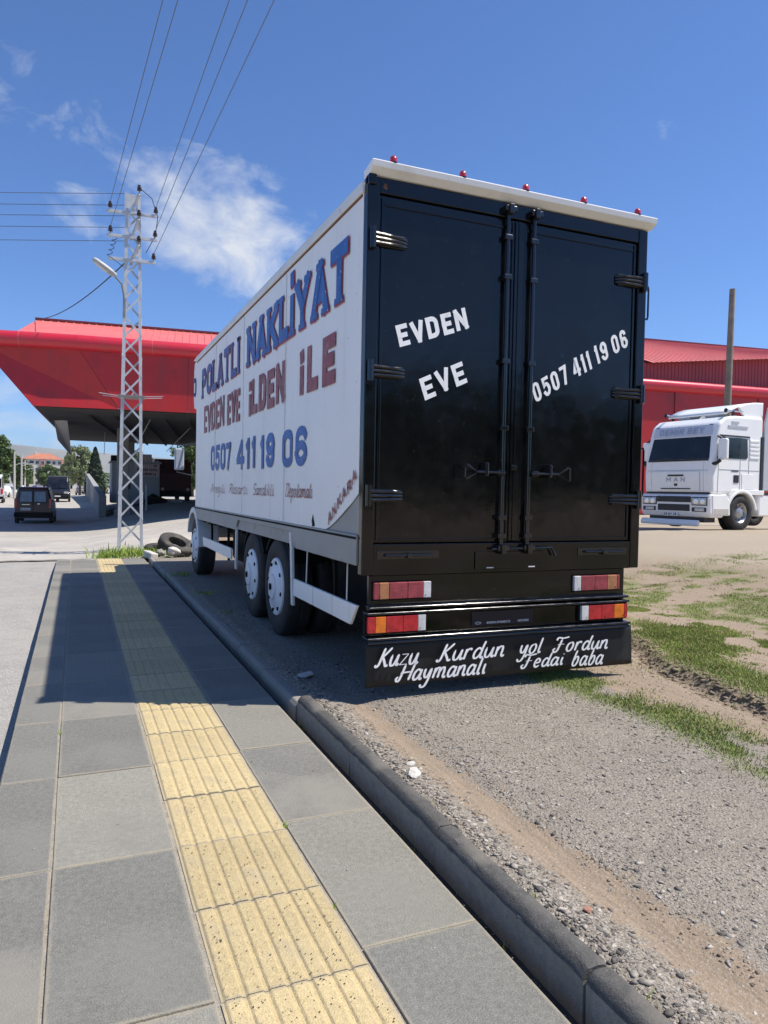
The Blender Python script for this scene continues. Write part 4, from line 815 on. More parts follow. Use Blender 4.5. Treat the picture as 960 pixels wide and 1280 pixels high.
# ---- rear frame
BP = 'black_paint'
fr = T(MB().box(LX, LX + .092, RY, RY + .075, .94, 3.765), 'rear_post', BP, bevel=.008); T(MB().box(RX - .092, RX, RY, RY + .075, .94, 3.765), 'rear_post', BP, bevel=.008)
T(MB().box(LX + .092, RX - .092, RY + .004, RY + .075, 3.655, 3.765), 'rear_header', BP, bevel=.006)
T(MB().box(LX + .092, RX - .092, RY + .002, RY + .075, .938, 1.165), 'rear_sill', BP, bevel=.006)
cap = T(MB().prism([(RY - .008, 3.772), (RY - .066, 3.806), (RY - .074, 3.848), (RY - .066, 3.854), (RY + .10, 3.825), (RY + .10, 3.774)], 0, LX + .004, RX + .03), 'roof_cap', 'truck_white', bevel=.003)
T(MB().box(LX + .0, LX + .06, RY - .02, RY + .05, 3.70, 3.775), 'corner_gusset', BP, bevel=.01)
for x in (2.044, 2.60, 3.146, 3.69, 4.235):
    ml = T(MB().lathe([(.030, 0), (.030, .012), (.024, .012)], 2, (x, RY - .045, 3.848), 16), 'marker_light', 'black_trim')
    T(MB().lathe([(.026, 0.004), (.026, .030), (.022, .046), (.012, .055), (.001, .058)], 2, (x, RY - .045, 3.852), 16), 'lens', 'lens_red', ml, smooth=True)
# ---- doors
def door(x0, x1, hx, s):
    dr = T(MB().box(x0, x1, RY + .022, RY + .07, 1.172, 3.648), 'door', BP, bevel=.004)
    # pressed rim round the sheet: two stiles, two rails
    T(MB().box(x0 + .012, x0 + .034, RY + .012, RY + .0225, 1.19, 3.63), 'door_stile', BP, dr, bevel=.004)
    T(MB().box(x1 - .034, x1 - .012, RY + .012, RY + .0225, 1.19, 3.63), 'door_stile', BP, dr, bevel=.004)
    T(MB().box(x0 + .036, x1 - .036, RY + .014, RY + .0225, 3.575, 3.60), 'door_rail', BP, dr, bevel=.004)
    T(MB().box(x0 + .036, x1 - .036, RY + .012, RY + .0225, 1.19, 1.205), 'door_rail', BP, dr, bevel=.003)
    for z in (3.33, 2.40, 1.515):
        h = T(MB().tube([(hx, RY - .022, z - .075), (hx, RY - .022, z + .075)], .024, 12), 'hinge', 'black_trim', dr)
        e = x0 + .20 if s < 0 else x1 - .20; b = hx
        for k, dz in enumerate((-.032, 0, .032)):
            T(MB().tube([(b, RY - .016, z + dz), ((b + e) / 2, RY - .008, z + dz * .92), (e, RY + .004, z + dz * .75), (e - s * .02, RY + .018, z + dz * .7)], [.016, .015, .013, .006], 8), 'strap_rib', 'black_trim', h, smooth=True)
        T(MB().box(min(b, e), max(b, e), RY + .004, RY + .016, z - .046, z + .046), 'strap_plate', 'black_trim', h, bevel=.004)
    return dr
dl = door(LX + .098, 3.108, LX + .035, -1); drr = door(3.175, RX - .098, RX - .035, 1)
T(MB().box(3.098, 3.186, RY + .004, RY + .0215, 1.18, 3.64), 'centre_strip', BP, dl, bevel=.004)
T(MB().box(3.126, 3.136, RY - .002, RY + .0045, 1.18, 3.64), 'centre_bead', BP, dl, bevel=.002)
def lock_bar(x, d_, s):
    b = T(MB().tube([(x, RY - .012, 1.10), (x, RY - .012, 3.735)], .0165, 10), 'lock_bar', 'black_trim', d_, smooth=True)
    for z in (1.22, 1.36, 2.05, 2.56, 3.20, 3.50): T(MB().box(x - .034, x + .034, RY - .030, RY + .02, z - .02, z + .02), 'bar_bracket', 'black_trim', b, bevel=.006)
    for z in (1.125, 3.71):
        T(MB().box(x - .045, x + .055, RY - .05, RY + .01, z - .022, z + .022), 'cam_lock', 'black_trim', b, bevel=.008); T(MB().box(x - .02, x + .02, RY - .066, RY - .01, z - .045, z + .03), 'cam_tooth', 'black_trim', b, bevel=.006)
    # pull handle: rod with a triangular loop at its end
    z = 1.705; e = x + s * .36
    hd = T(MB().tube([(x, RY - .05, z), (x + s * .25, RY - .058, z + .002)], .0115, 8), 'handle', 'black_trim', b, smooth=True)
    T(MB().tube([(x + s * .25, RY - .058, z), (e - s * .02, RY - .062, z + .055), (e, RY - .062, z + .045), (e + s * .004, RY - .062, z - .04), (e - s * .02, RY - .062, z - .055)], .010, 7, closed=True), 'handle_loop', 'black_trim', hd, smooth=True)
    T(MB().box(x + s * .17 - .016, x + s * .17 + .016, RY - .07, RY + .02, z - .03, z + .075), 'handle_catch', 'black_trim', hd, bevel=.008)
    T(MB().box(x + s * .04 - .03, x + s * .04 + .03, RY - .058, RY - .02, z - .022, z + .022), 'handle_pivot', 'black_trim', hd, bevel=.006)
lock_bar(3.022, dl, -1); lock_bar(3.258, drr, 1)
T(MB().box(3.10, 3.15, RY - .012, RY + .004, 1.73, 1.77), 'latch_plate', 'black_trim', dl, bevel=.006)
# rear lettering on the doors
def rear_text(t, bl, br, tl, st, parent, y=RY + .022, **k):
    bl = V3((bl[0], 0, bl[1])); br = V3((br[0], 0, br[1])); tl = V3((tl[0], 0, tl[1])); w = np.linalg.norm(br - bl); u = (br - bl) / w; v = tl - bl; h = np.linalg.norm(v)
    return lettering(t, (bl[0], y, bl[2]), u, v / h, w, h, st, k.pop('mat', 'text_white'), parent, (0, -1, 0), **k)
rear_text('EVDEN', (2.148, 2.587), (2.717, 2.784), (2.107, 2.737), .034, dl, gap=.24, jit=.003)
rear_text('EVE', (2.362, 2.222), (2.714, 2.383), (2.307, 2.375), .034, dl, gap=.24, jit=.003)
rear_text('0507 411 19 06', (3.335, 2.265), (4.240, 2.800), (3.283, 2.405), .026, drr, gap=.30, space=.45, jit=.003)
# grab loops on the right edge
for z0, z1 in ((3.04, 3.31), (1.55, 1.95)): T(MB().tube([(RX - .02, RY + .03, z1), (RX + .035, RY + .02, z1), (RX + .04, RY + .02, z1 - .02), (RX + .04, RY + .02, z0 + .02), (RX + .035, RY + .02, z0), (RX - .02, RY + .03, z0)], .009, 6), 'grab_loop', 'black_trim')
# sill fittings
for x0, x1 in ((1.99, 2.49), (3.76, 4.26)):
    pl = T(MB().box(x0, x1, RY - .004, RY + .0015, 1.055, 1.115), 'bolt_plate', 'black_trim', bevel=.003)
    T(MB().tube([(x0 + .06, RY - .02, 1.085), (x1 - .05, RY - .02, 1.085)], .011, 8), 'bolt', 'black_trim', pl, smooth=True); T(MB().box((x0 + x1) / 2 - .02, (x0 + x1) / 2 + .02, RY - .04, RY - .005, 1.06, 1.10), 'bolt_knob', 'black_trim', pl, bevel=.008)
T(MB().box(2.80, 3.42, RY - .010, RY + .0015, .965, 1.10), 'step_flap', BP, bevel=.004)
T(MB().tube([(2.93, RY - .03, 1.12), (3.48, RY - .03, 1.125), (3.52, RY - .03, 1.06)], .010, 8), 'flap_rod', 'black_trim', smooth=True)
for x in (2.90, 3.28): T(MB().box(x, x + .06, RY - .0125, RY - .010, .972, .980), 'bare_scratch', 'truck_white_worn')
# ---- below the sill: recessed panel, two ledges, lamps, plate, mud flap
T(MB().box(LX + .07, RX - .13, RY + .025, RY + .06, .49, .936), 'under_panel', BP, bevel=.004)
T(MB().prism([(RY - .02, .690), (RY - .05, .700), (RY - .05, .716), (RY + .03, .724), (RY + .03, .690)], 0, LX + .05, 4.25), 'ledge', BP, bevel=.005)
T(MB().prism([(RY - .03, .655), (RY - .062, .664), (RY - .062, .678), (RY + .03, .683), (RY + .03, .655)], 0, LX + .03, 4.25), 'ledge', BP, bevel=.005)
T(MB().box(LX + .035, 4.235, RY - .02, RY + .024, .505, .654), 'bumper_panel', BP, bevel=.005)
T(MB().prism([(RY - .04, .478), (RY - .085, .486), (RY - .085, .500), (RY + .03, .506), (RY + .03, .478)], 0, LX + .025, 4.25), 'bumper_ledge', BP, bevel=.005)
T(MB().tube([(LX + .03, RY - .07, .468), (4.24, RY - .07, .468)], .014, 8), 'bumper_tube', 'black_trim', smooth=True)
for x0_, x1_, yy, zz in ((LX + .052, 4.248, RY - .048, .709), (LX + .032, 4.248, RY - .060, .672), (LX + .027, 4.248, RY - .083, .494)): T(MB().tube([(x0_, yy, zz), (x1_, yy, zz)], .0105, 10), 'ledge_glint_tube', 'black_trim', smooth=True)  # tubes added along the ledge edges to catch sun glints
def tail_lamp(x0, x1, z0, z1, y, order, dusty):
    hs = T(MB().box(x0 - .012, x1 + .012, y + .002, y + .05, z0 - .012, z1 + .012), 'tail_lamp', 'black_matte', bevel=.006); tot = sum(o_[1] for o_ in order); x = x0
    for c, fr_ in order:
        w = (x1 - x0) * fr_ / tot; m = {'a': 'lens_amber', 'r': 'lens_red', 'c': 'lens_clear'}[c] + ('_dusty' if dusty and c != 'c' else '')
        T(MB().box(x + .001, x + w - .001, y - .022, y + .004, z0, z1), 'lens', m, hs, bevel=.004); x += w
    for k in range(3): T(MB().tube([(x0 + (x1 - x0) * (.1 + .4 * k), y - .026, z0 + .02), (x0 + (x1 - x0) * (.1 + .4 * k), y - .020, z0 + .02)], .004, 6), 'screw', 'black_matte', hs)
tail_lamp(1.975, 2.435, .765, .885, RY + .02, [('r', .10), ('a', .18), ('r', .35), ('r', .30), ('c', .15)], True)
tail_lamp(1.905, 2.365, .535, .652, RY - .045, [('r', .13), ('a', .18), ('r', .29), ('r', .26), ('c', .14)], False)
tail_lamp(3.735, 4.20, .765, .885, RY + .02, [('c', .15), ('r', .30), ('r', .28), ('a', .22), ('r', .06)], True)
tail_lamp(3.765, 4.235, .535, .652, RY - .045, [('c', .15), ('r', .28), ('r', .27), ('a', .22), ('r', .08)], False)
plt = T(MB().box(2.77, 3.32, RY - .030, RY - .019, .535, .645), 'plate_holder', 'plate_blue', bevel=.003)
lettering('AKSUN OTOMOTİV', (2.90, RY - .030, .548), (1, 0, 0), (0, 0, 1), .21, .017, .0035, 'text_white', plt, (0, -1, 0), gap=.35, jit=0, lift=.001)
lettering('103352', (3.18, RY - .030, .550), (1, 0, 0), (0, 0, 1), .10, .017, .0035, 'text_white', plt, (0, -1, 0), gap=.35, jit=0, lift=.001)
T(MB().tube([(2.825 + .026 * math.cos(a), RY - .031, .557 + .008 * math.sin(a)) for a in np.linspace(0, 6.28, 12, endpoint=False)], .002, 4, closed=True), 'plate_emblem', 'text_white', plt)
P = [[(x, RY - .055 + .012 * math.sin((x - 1.9) * 2.1) * (1 - (z - .144) / .32) - .01 * (1 - (z - .144) / .32), z) for x in np.linspace(1.90, 4.285, 24)] for z in np.linspace(.148, .468, 8)]
flap = T(MB().grid(P), 'mud_flap', 'flap_rubber', solid=.008, smooth=True)
FYY = RY - .086
rear_text('Kuzu', (1.965, .298), (2.285, .300), (1.965, .430), .0195, flap, y=FYY, font='script', gap=.12, shear=.28)
rear_text('Kurdun', (2.455, .302), (3.02, .304), (2.455, .428), .0195, flap, y=FYY, font='script', gap=.13, shear=.28)
rear_text('yol', (3.165, .306), (3.36, .309), (3.165, .420), .0185, flap, y=FYY, font='script', gap=.12, shear=.28)
rear_text('Fordun', (3.485, .302), (4.01, .298), (3.485, .415), .0195, flap, y=FYY, font='script', gap=.13, shear=.28)
rear_text('Haymanalı', (2.13, .183), (2.86, .183), (2.13, .306), .0195, flap, y=FYY, font='script', gap=.13, shear=.28)
rear_text('Fedai', (3.19, .196), (3.575, .196), (3.19, .300), .0185, flap, y=FYY, font='script', gap=.13, shear=.28)
rear_text('baba', (3.66, .178), (3.965, .172), (3.66, .300), .0185, flap, y=FYY, font='script', gap=.13, shear=.28)
# scuffs and rust spots on the black paint
T(MB().add([(2.005 + .02 * math.cos(a) * random.uniform(.6, 1.1), RY + .0035, 3.705 + .026 * math.sin(a) * random.uniform(.6, 1.1)) for a in np.linspace(0, 6.0, 9)], [tuple(range(9))]), 'rust_spot', 'rust')

# ------------------------------------------------------------------ lattice power pole
PX, PY = 1.22, 18.55
PZ = float(base_z(np.array(PX), np.array(PY))) - .03
pole = tag(empty('lattice_pole', (PX, PY, PZ), math.radians(-5)), 'galvanised steel lattice power pole with street lamp beyond the pavement end', 'power pole')
PH = 8.45
def half(z): return .285 - .125 * z / PH
LEG = []
for sx, sy in ((-1, -1), (1, -1), (1, 1), (-1, 1)):
    mb = MB(); a = (sx * half(0), sy * half(0), 0); b = (sx * half(PH), sy * half(PH), PH)
    mb.bar(V3(a) - V3((sx * .027, 0, 0)), V3(b) - V3((sx * .027, 0, 0)), .065, .010, (0, 1, 0)); mb.bar(V3(a) - V3((0, sy * .027, 0)), V3(b) - V3((0, sy * .027, 0)), .010, .065, (0, 1, 0))
    mb.build('leg', 'galvanised', pole)
zs = [.12]
while zs[-1] < PH - .3: zs.append(zs[-1] + half(zs[-1]) * 2 * 1.12)
cor = ((-1, -1), (1, -1), (1, 1), (-1, 1))
for fi in range(4):
    (ax_, ay_), (bx_, by_) = cor[fi], cor[(fi + 1) % 4]
    for i in range(len(zs) - 1):
        z0, z1 = zs[i], zs[i + 1]; h0, h1 = half(z0) + .004, half(z1) + .004; flip = (i + fi) % 2
        p0, p1 = ((ax_ * h0, ay_ * h0, z0), (bx_ * h1, by_ * h1, z1)) if not flip else ((bx_ * h0, by_ * h0, z0), (ax_ * h1, ay_ * h1, z1))
        n = V3((ax_ + bx_, ay_ + by_, 0)) / 2; MB().bar(p0, p1, .006, .045, np.cross(n, V3(p1) - V3(p0))).build('brace', 'galvanised', pole)
MB().box(-.19, -.165, -.19, .0, PH - .42, PH).build('top_plate', 'galvanised', pole); MB().box(-.165, .06, -.192, -.184, PH - .36, PH - .02).build('top_plate', 'galvanised', pole)
# little anti-climb shelf at mid height
sh = MB().box(-.30, .30, -.30, .30, 3.66, 3.69).build('climb_guard', 'galvanised_dark', pole)
for a, b in (((-.3, -.2), (-.72, -.28)), ((.3, -.25), (.72, -.2)), ((.3, .1), (.70, .16)), ((-.3, .1), (-.66, .2)), ((.0, -.3), (.05, -.6)), ((.1, .3), (.2, .66))): MB().bar((a[0], a[1], 3.675), (b[0], b[1], 3.71), .03, .012).build('guard_spike', 'galvanised', sh)
def insulator(parent, p):
    i = MB().tube([(p[0], p[1], p[2]), (p[0], p[1], p[2] + .10)], .012, 6).build('insulator', 'galvanised_dark', parent)
    MB().lathe([(.02, .05), (.052, .06), (.055, .08), (.032, .095), (.048, .105), (.05, .125), (.03, .14), (.036, .16), (.03, .185), (.001, .19)], 2, p, 12).build('bell', 'porcelain', i, smooth=True); return i
ARM = {}
for z, L in ((7.98, .56), (7.42, .55), (6.88, .52)):
    arm = MB().bar((-L, -.20, z), (L, -.20, z), .05, .07).bar((-L, -.20, z + .0), (-L - .001, -.12, z), .05, .05).build('cross_arm', 'galvanised', pole, bevel=.004)
    for s in (-1, 1):
        if z < 7 and s < 0: continue
        ARM[(z, s)] = (s * (L - .05), -.20, z + .03); insulator(arm, ARM[(z, s)])
# side arms on the back, raking up to the right
for k, z in enumerate((8.28, 7.70, 7.10)):
    arm = MB().bar((-.05, .0, z - .28), (.13, -.34, z + .12), .05, .05).build('raking_arm', 'galvanised', pole); ARM[('r', k)] = (.135, -.345, z + .14); insulator(arm, ARM[('r', k)])
ld = MB().tube([(-.17, -.18, 5.75), (-.19, -.24, 6.05), (-.24, -.30, 6.28), (-.40, -.44, 6.42)], .022, 8).build('lamp_bracket', 'galvanised_dark', pole, smooth=True)
MB().box(-.21, -.15, -.25, -.18, 5.55, 5.95).build('bracket_clamp', 'galvanised_dark', ld)
lh = MB().lathe([(.001, -.27), (.05, -.26), (.085, -.20), (.10, .0), (.095, .2), (.06, .30), (.001, .31)], 0, (0, 0, 0), 16).build('lamp_head', 'lamp_grey', pole, smooth=True)
lh.location = (-.62, -.50, 6.58); lh.rotation_euler = (0, math.radians(32), math.radians(12)); lh.scale = (1.05, .95, .72)
lg = MB().lathe([(.001, -.20), (.06, -.19), (.075, .0), (.065, .12), (.001, .14)], 0, (0, 0, -.045), 14).build('lamp_glass', 'lamp_glass', lh, smooth=True)
coil = MB().tube([(-.40 + .05 * math.cos(t * 1.9) - .01 * t, -.24 + .05 * math.sin(t * 1.9), 7.35 - .035 * t) for t in np.linspace(0, 12, 60)] + [(-.20, -.22, 6.70)], .008, 5).build('jumper_coil', 'cable', pole)
MB().tube([(.135, -.345, 8.55), (.42, -.3, 8.35), (.56, -.25, 7.95), (.50, -.22, 7.5), (.30, -.2, 7.1)], .009, 5, ).build('jumper', 'cable', pole, smooth=True)
bpy.context.view_layer.update()
def pw(l): c, s = math.cos(math.radians(-5)), math.sin(math.radians(-5)); return V3((PX + l[0] * c - l[1] * s, PY + l[0] * s + l[1] * c, PZ + l[2]))
def wire(a, b, sag, r, label, mat='wire', n=26, name='overhead_wire', group='overhead wires from the lattice pole'):
    a = V3(a); b = V3(b); pts = [a + (b - a) * t - V3((0, 0, sag * 4 * t * (1 - t))) for t in np.linspace(0, 1, n)]; return tag(MB().tube(pts, r, 5).build(name, mat, smooth=True), label, 'wire', group)
def through(a, p, Y): a = V3(a); p = V3(p); return a + (p - a) * (Y - a[1]) / (p[1] - a[1])
up = lambda q: pw((q[0], q[1], q[2] + .17))
ORD = ['leftmost', 'second from left', 'middle', 'fourth from left', 'rightmost']
for k, (key, tgt) in enumerate((((7.98, -1), (1.06, 10.75, 8.28)), ((7.42, -1), (1.26, 10.75, 8.33)), ((7.98, 1), (1.91, 10.4, 8.3)), ((7.42, 1), (2.14, 10.3, 8.3)), ((6.88, 1), (2.47, 10.15, 8.3)))):
    a = up(ARM[key]); b = through(a, tgt, -22.0); b[2] = 8.9 if k < 4 else 9.3
    # straight run that passes the sight line, ending on a pole behind the viewer
    b = through(a, tgt, -22.0); b[2] = min(b[2], 13); wire(a, b, .0, .0065, ORD[k] + ' of the five thin wires rising over the camera from the pole')
LW = ['topmost', 'second from top', 'middle', 'fourth from top', 'lowest']
for k, z in enumerate((8.45, 8.18, 7.93, 7.66, 7.34)):
    a = V3((PX - .2, PY - .1, PZ + z)); b = a + V3((-.92, .39, 0)) * 42 + V3((0, 0, .5)); wire(a, b, .25, .0065, LW[k] + ' of the five level wires leaving the pole to the left', group='level wires leaving the pole to the left')
wire(pw((-.15, -.15, 6.85)), (-1.78, 37.45, 9.16), .35, .016, 'thick black cable from the lattice pole to the red roof corner', 'cable')

# ------------------------------------------------------------------ old tyres by the pole
def old_tyre(loc, rot, label, R=.40, w=.23):
    t = tag(empty('old_tyre', loc), label, 'tyre', 'old tyres left by the kerb end'); t.rotation_euler = rot
    MB().lathe(tyre_prof(R, w, R * .52), 2, (0, 0, 0), 36).build('carcass', 'old_tyre', t, smooth=True)
    mb = MB()
    for k in range(40):
        a = k * math.pi / 20; c_, s_ = math.cos(a), math.sin(a); mb.bar((R * .985 * c_, R * .985 * s_, -.33 * w), (R * .985 * c_ - .02 * s_, R * .985 * s_ + .02 * c_, .33 * w), .022, .022)
    mb.build('tread', 'old_tyre', t); return t
old_tyre((2.12, 17.15, .21), (math.radians(24), math.radians(20), 0), 'worn truck tyre leaning on another tyre at the kerb end')
old_tyre((1.78, 17.5, .09), (math.radians(8), 0, 0), 'smaller dark tyre lying half hidden behind the leaning tyre', .32, .2)

# ------------------------------------------------------------------ red canopy building
bld = tag(empty('canopy_building', (8.0, 33.0, .2)), 'long red metal canopy building with rounded fascia tube behind the trucks', 'building')
def Bd(mb, name, mat, parent=bld, **k): return mb.build(name, mat, parent, world=True, **k)
FA = V3((.06, 33.15)); FB = V3((44.0, 28.95)); FD = (FB - FA) / np.linalg.norm(FB - FA); FN = V3((-FD[1], FD[0]))
if FN[1] < 0: FN = -FN
FLEN = float(np.linalg.norm(FB - FA))
def fp(t, back, z): q = FA + FD * t + FN * back; return (q[0], q[1], z)
LD = V3((-.985, .17)); LD /= np.linalg.norm(LD)      # corner panel swings back to the left
def lp(t, back, z): q = FA + LD * t + V3((.17, .985)) * back; return (q[0], q[1], z)
# fascia sheets, each a panel about three metres wide
cuts = np.linspace(1.6, FLEN, 16)
first = MB().add([fp(0.0, 0, 7.25), fp(1.62, .02, 4.80), fp(cuts[1], .02, 4.80), fp(cuts[1], 0, 7.25)], [(0, 1, 2, 3)]); Bd(first, 'fascia_panel', 'red_panel', solid=.06)
for a, b in zip(cuts[1:-1], cuts[2:]): Bd(MB().add([fp(a + .012, 0, 7.25), fp(a + .012, .02, 4.80 if a < 8 else .6), fp(b - .012, .02, 4.80 if a < 8 else .6), fp(b - .012, 0, 7.25)], [(0, 1, 2, 3)]), 'fascia_panel', 'red_panel', solid=.06)
Bd(MB().add([fp(-.012, 0, 7.25), fp(1.60, .02, 4.80), (-1.64, 33.35, 4.78), (-2.9, 33.72, 6.3), (-3.7, 33.98, 7.27)], [(0, 1, 2, 3, 4)]), 'fascia_panel', 'red_panel', solid=.05)
Bd(MB().add([(-1.66, 33.38, 4.78), (-3.72, 34.0, 7.27), (-2.6, 58, 7.2), (-.6, 57.8, 4.78)], [(0, 1, 2, 3)]), 'fascia_panel', 'red_panel', solid=.05)
# rolled top edge: tube in sections
def tube_run(pf, t0, t1, n):
    e = np.linspace(t0, t1, n + 1)
    for a, b in zip(e[:-1], e[1:]): Bd(MB().tube([pf(a + .012, -.02, 7.50), pf(b - .012, -.02, 7.50)], .315, 20), 'fascia_tube', 'red_tube', smooth=True)
    for a in e[1:-1]: Bd(MB().tube([pf(a - .02, -.02, 7.50), pf(a + .02, -.02, 7.50)], .309, 20), 'tube_joint', 'red_roof', smooth=True)
tube_run(fp, .0, FLEN, 15); tube_run(lp, .0, 9, 4); Bd(MB().lathe([(.001, -.318)] + [(.318 * math.cos(a), .318 * math.sin(a)) for a in np.linspace(-1.5, 1.5, 11)] + [(.001, .318)], 2, fp(0, -.02, 7.50), 20), 'tube_elbow', 'red_tube', smooth=True)
# low pitched roof over the canopy: ribbed sheets and a dark ridge cap
def rib_roof(pa, pb, pc, pd, nrib, name='roof_sheet', group=6):
    pa, pb, pc, pd = map(V3, (pa, pb, pc, pd)); nrm = np.cross(pb - pa, pd - pa); nrm /= np.linalg.norm(nrm); nrm = nrm if nrm[2] > 0 else -nrm
    per = max(1, nrib // group)
    for g in range(group):
        mb = MB(); i0, i1 = g * per, (g + 1) * per if g < group - 1 else nrib
        lo = []; hi = []
        for i in range(i0, i1):
            for s, h in ((0, 0), (.84, 0), (.87, .028), (.97, .028), (1.0, 0)):
                t = (i + s) / nrib; lo.append(pa + (pb - pa) * t + nrm * h); hi.append(pd + (pc - pd) * t + nrm * h)
        Bd(mb.grid([lo, hi]), name, 'red_roof')
rib_roof(fp(-2.55, .35, 7.72), fp(13, .35, 7.72), fp(13, 4.2, 9.18), fp(-2.2, 4.2, 9.15), 46)
Bd(MB().bar(fp(-2.25, 4.25, 9.20), fp(13, 4.25, 9.23), .30, .10), 'ridge_cap', 'red_roof_edge'); Bd(MB().add([fp(-2.57, .35, 7.70), fp(-2.22, 4.2, 9.12), fp(-2.0, 8, 7.5)], [(0, 1, 2)]), 'gable_sheet', 'red_clad', solid=.05)
Bd(MB().add([fp(-2.2, 4.3, 9.12), fp(13, 4.3, 9.15), fp(13, 25, 7.6), (-2.4, 58, 7.25), (-3.6, 36, 7.3)], [(0, 1, 2, 3, 4)]), 'rear_roof', 'red_clad', solid=.05)
# taller hall on the right: ribbed wall over the tube and a bright pitched roof
hx0, hx1 = 27.6, FLEN + 6
def hall(t, back, z): return fp(t, back, z)
mb = MB(); lo = []; hi = []; nr = 96
for i in range(nr):
    for s, h in ((0, 0), (.72, 0), (.78, -.03), (.94, -.03), (1, 0)):
        t = hx0 + (hx1 - hx0) * (i + s) / nr; k = (i + s) / nr; lo.append(hall(t, 1.4 + h, 7.6)); hi.append(hall(t, 1.4 + h, 8.80 + 2.2 * k))
half_ = len(lo) // 2
for a, b in ((0, half_ + 1), (half_, len(lo))): Bd(MB().grid([lo[a:b], hi[a:b]]), 'wall_sheet', 'red_clad')
rib_roof(hall(29.2, .9, 8.90), hall(hx1, .9, 11.0), hall(hx1, 9.0, 12.25), hall(27.8, 9.0, 12.08), 64, group=8)
Bd(MB().bar(hall(27.8, 9.05, 12.13), hall(hx1, 9.05, 12.30), .3, .10), 'ridge_cap', 'red_roof_edge')
Bd(MB().add([hall(hx0 - .02, 1.4, 7.6), hall(hx0 - .02, 1.4, 8.75), hall(27.5, 9, 12.0), hall(27.5, 17, 8.6), hall(27.5, 17, 7.6)], [(0, 1, 2, 3, 4)]), 'gable_sheet', 'red_clad', solid=.05)
Bd(MB().add([hall(27.8, 9.1, 12.05), hall(hx1, 9.1, 12.2), hall(hx1, 20, 8.5), hall(27.8, 20, 8.5)], [(0, 1, 2, 3)]), 'rear_roof', 'red_clad', solid=.05)
# roof deck and dark soffit with hangers
Bd(MB().add([fp(-3.3, .3, 7.32), fp(FLEN, .3, 7.32), fp(FLEN, 24, 7.32), fp(-2, 25, 7.32)], [(0, 1, 2, 3)]), 'roof_deck', 'soffit', solid=.08)
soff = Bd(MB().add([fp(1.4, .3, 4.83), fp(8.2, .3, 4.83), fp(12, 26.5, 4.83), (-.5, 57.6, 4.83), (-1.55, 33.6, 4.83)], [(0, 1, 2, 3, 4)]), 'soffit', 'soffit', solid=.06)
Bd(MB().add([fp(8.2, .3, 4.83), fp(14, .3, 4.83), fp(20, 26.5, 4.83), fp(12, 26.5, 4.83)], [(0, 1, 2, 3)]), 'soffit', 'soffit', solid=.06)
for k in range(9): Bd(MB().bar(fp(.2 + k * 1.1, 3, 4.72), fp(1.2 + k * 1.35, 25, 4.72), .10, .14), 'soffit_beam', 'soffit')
for a, b in (((3.3, 37, 4.78), (2.7, 37, 3.55)), ((5.6, 40, 4.7), (4.4, 40, 3.4)), ((8.0, 42, 4.7), (6.3, 42, 3.3)), ((1.6, 47, 4.75), (1.55, 47, 3.4))): Bd(MB().tube([a, b], .018, 6), 'hanger', 'galvanised')
Bd(MB().add([(-1.05, 40, 4.84), (-.42, 40, 4.70), (-.25, 49, 3.3), (-.95, 44, 4.0)], [(0, 1, 2, 3)]), 'end_fin', 'house_white', solid=.08)
# columns
for (x, y, r) in ((2.42, 43.5, .30), (9.5, 42.5, .30), (3.6, 56, .30), (11.5, 55, .30), (17, 40, .3)):
    z = float(base_z(np.array(x), np.array(y))); c = Bd(MB().box(x - r, x + r, y - r, y + r, z, 4.80), 'column', 'concrete', bevel=.03)
    Bd(MB().box(x - r - .12, x + r + .12, y - r - .12, y + r + .12, z - .05, z + .35), 'column_foot', 'concrete', c, bevel=.03)
# enclosed back wall deep under the hall
Bd(MB().box(11.0, 30, 56.5, 56.8, .2, 7.3), 'back_wall', 'red_panel')
Bd(MB().box(12.5, 12.8, 34.5, 56.4, .2, 4.8), 'partition_wall', 'soffit')

# ------------------------------------------------------------------ booth with a sign under the canopy
bz = float(base_z(np.array(5.0), np.array(50.0)))
booth = tag(empty('site_booth', (3.85, 50.0, bz - .05)), 'pale grey booth with a lettered sign board under the red canopy', 'booth')
bw = MB().box(-1.75, 1.25, 0, 2.6, 0, 2.62).build('wall', 'booth_wall', booth, bevel=.03)
MB().box(-1.85, 1.35, -.1, 2.7, 2.62, 2.72).build('roof', 'booth_wall', booth, bevel=.02)
sg = MB().box(-.30, 1.20, -.06, -.015, 1.75, 2.58).build('sign_board', 'sign_board', booth, bevel=.01)
lettering('KAMYON CARKA', (-.20, -.06, 2.12), (1, 0, 0), (0, 0, 1), 1.28, .17, .045, 'sign_red', sg, (0, -1, 0), gap=.35, jit=0, world=False)
lettering('KOM BIRUCLA', (-.15, -.06, 1.84), (1, 0, 0), (0, 0, 1), 1.15, .17, .045, 'sign_red', sg, (0, -1, 0), gap=.35, jit=0, world=False)
lettering('IP', (.86, -.06, 2.38), (1, 0, 0), (0, 0, 1), .2, .15, .045, 'sign_red', sg, (0, -1, 0), gap=.35, jit=0, world=False)
MB().box(.1, .95, -.03, -.005, .05, 1.65).build('door', 'booth_wall', booth, bevel=.01); MB().box(-1.4, -.6, -.03, -.005, .9, 1.7).build('window', 'glass_grey', booth, bevel=.01)
MB().box(-1.75, -.9, .4, 1.4, 2.72, 3.1).build('cooler_box', 'black_matte', booth, bevel=.02); MB().box(-.1, .75, .2, 1.0, 2.72, 3.22).build('cooler_box', 'sign_board', booth, bevel=.02)
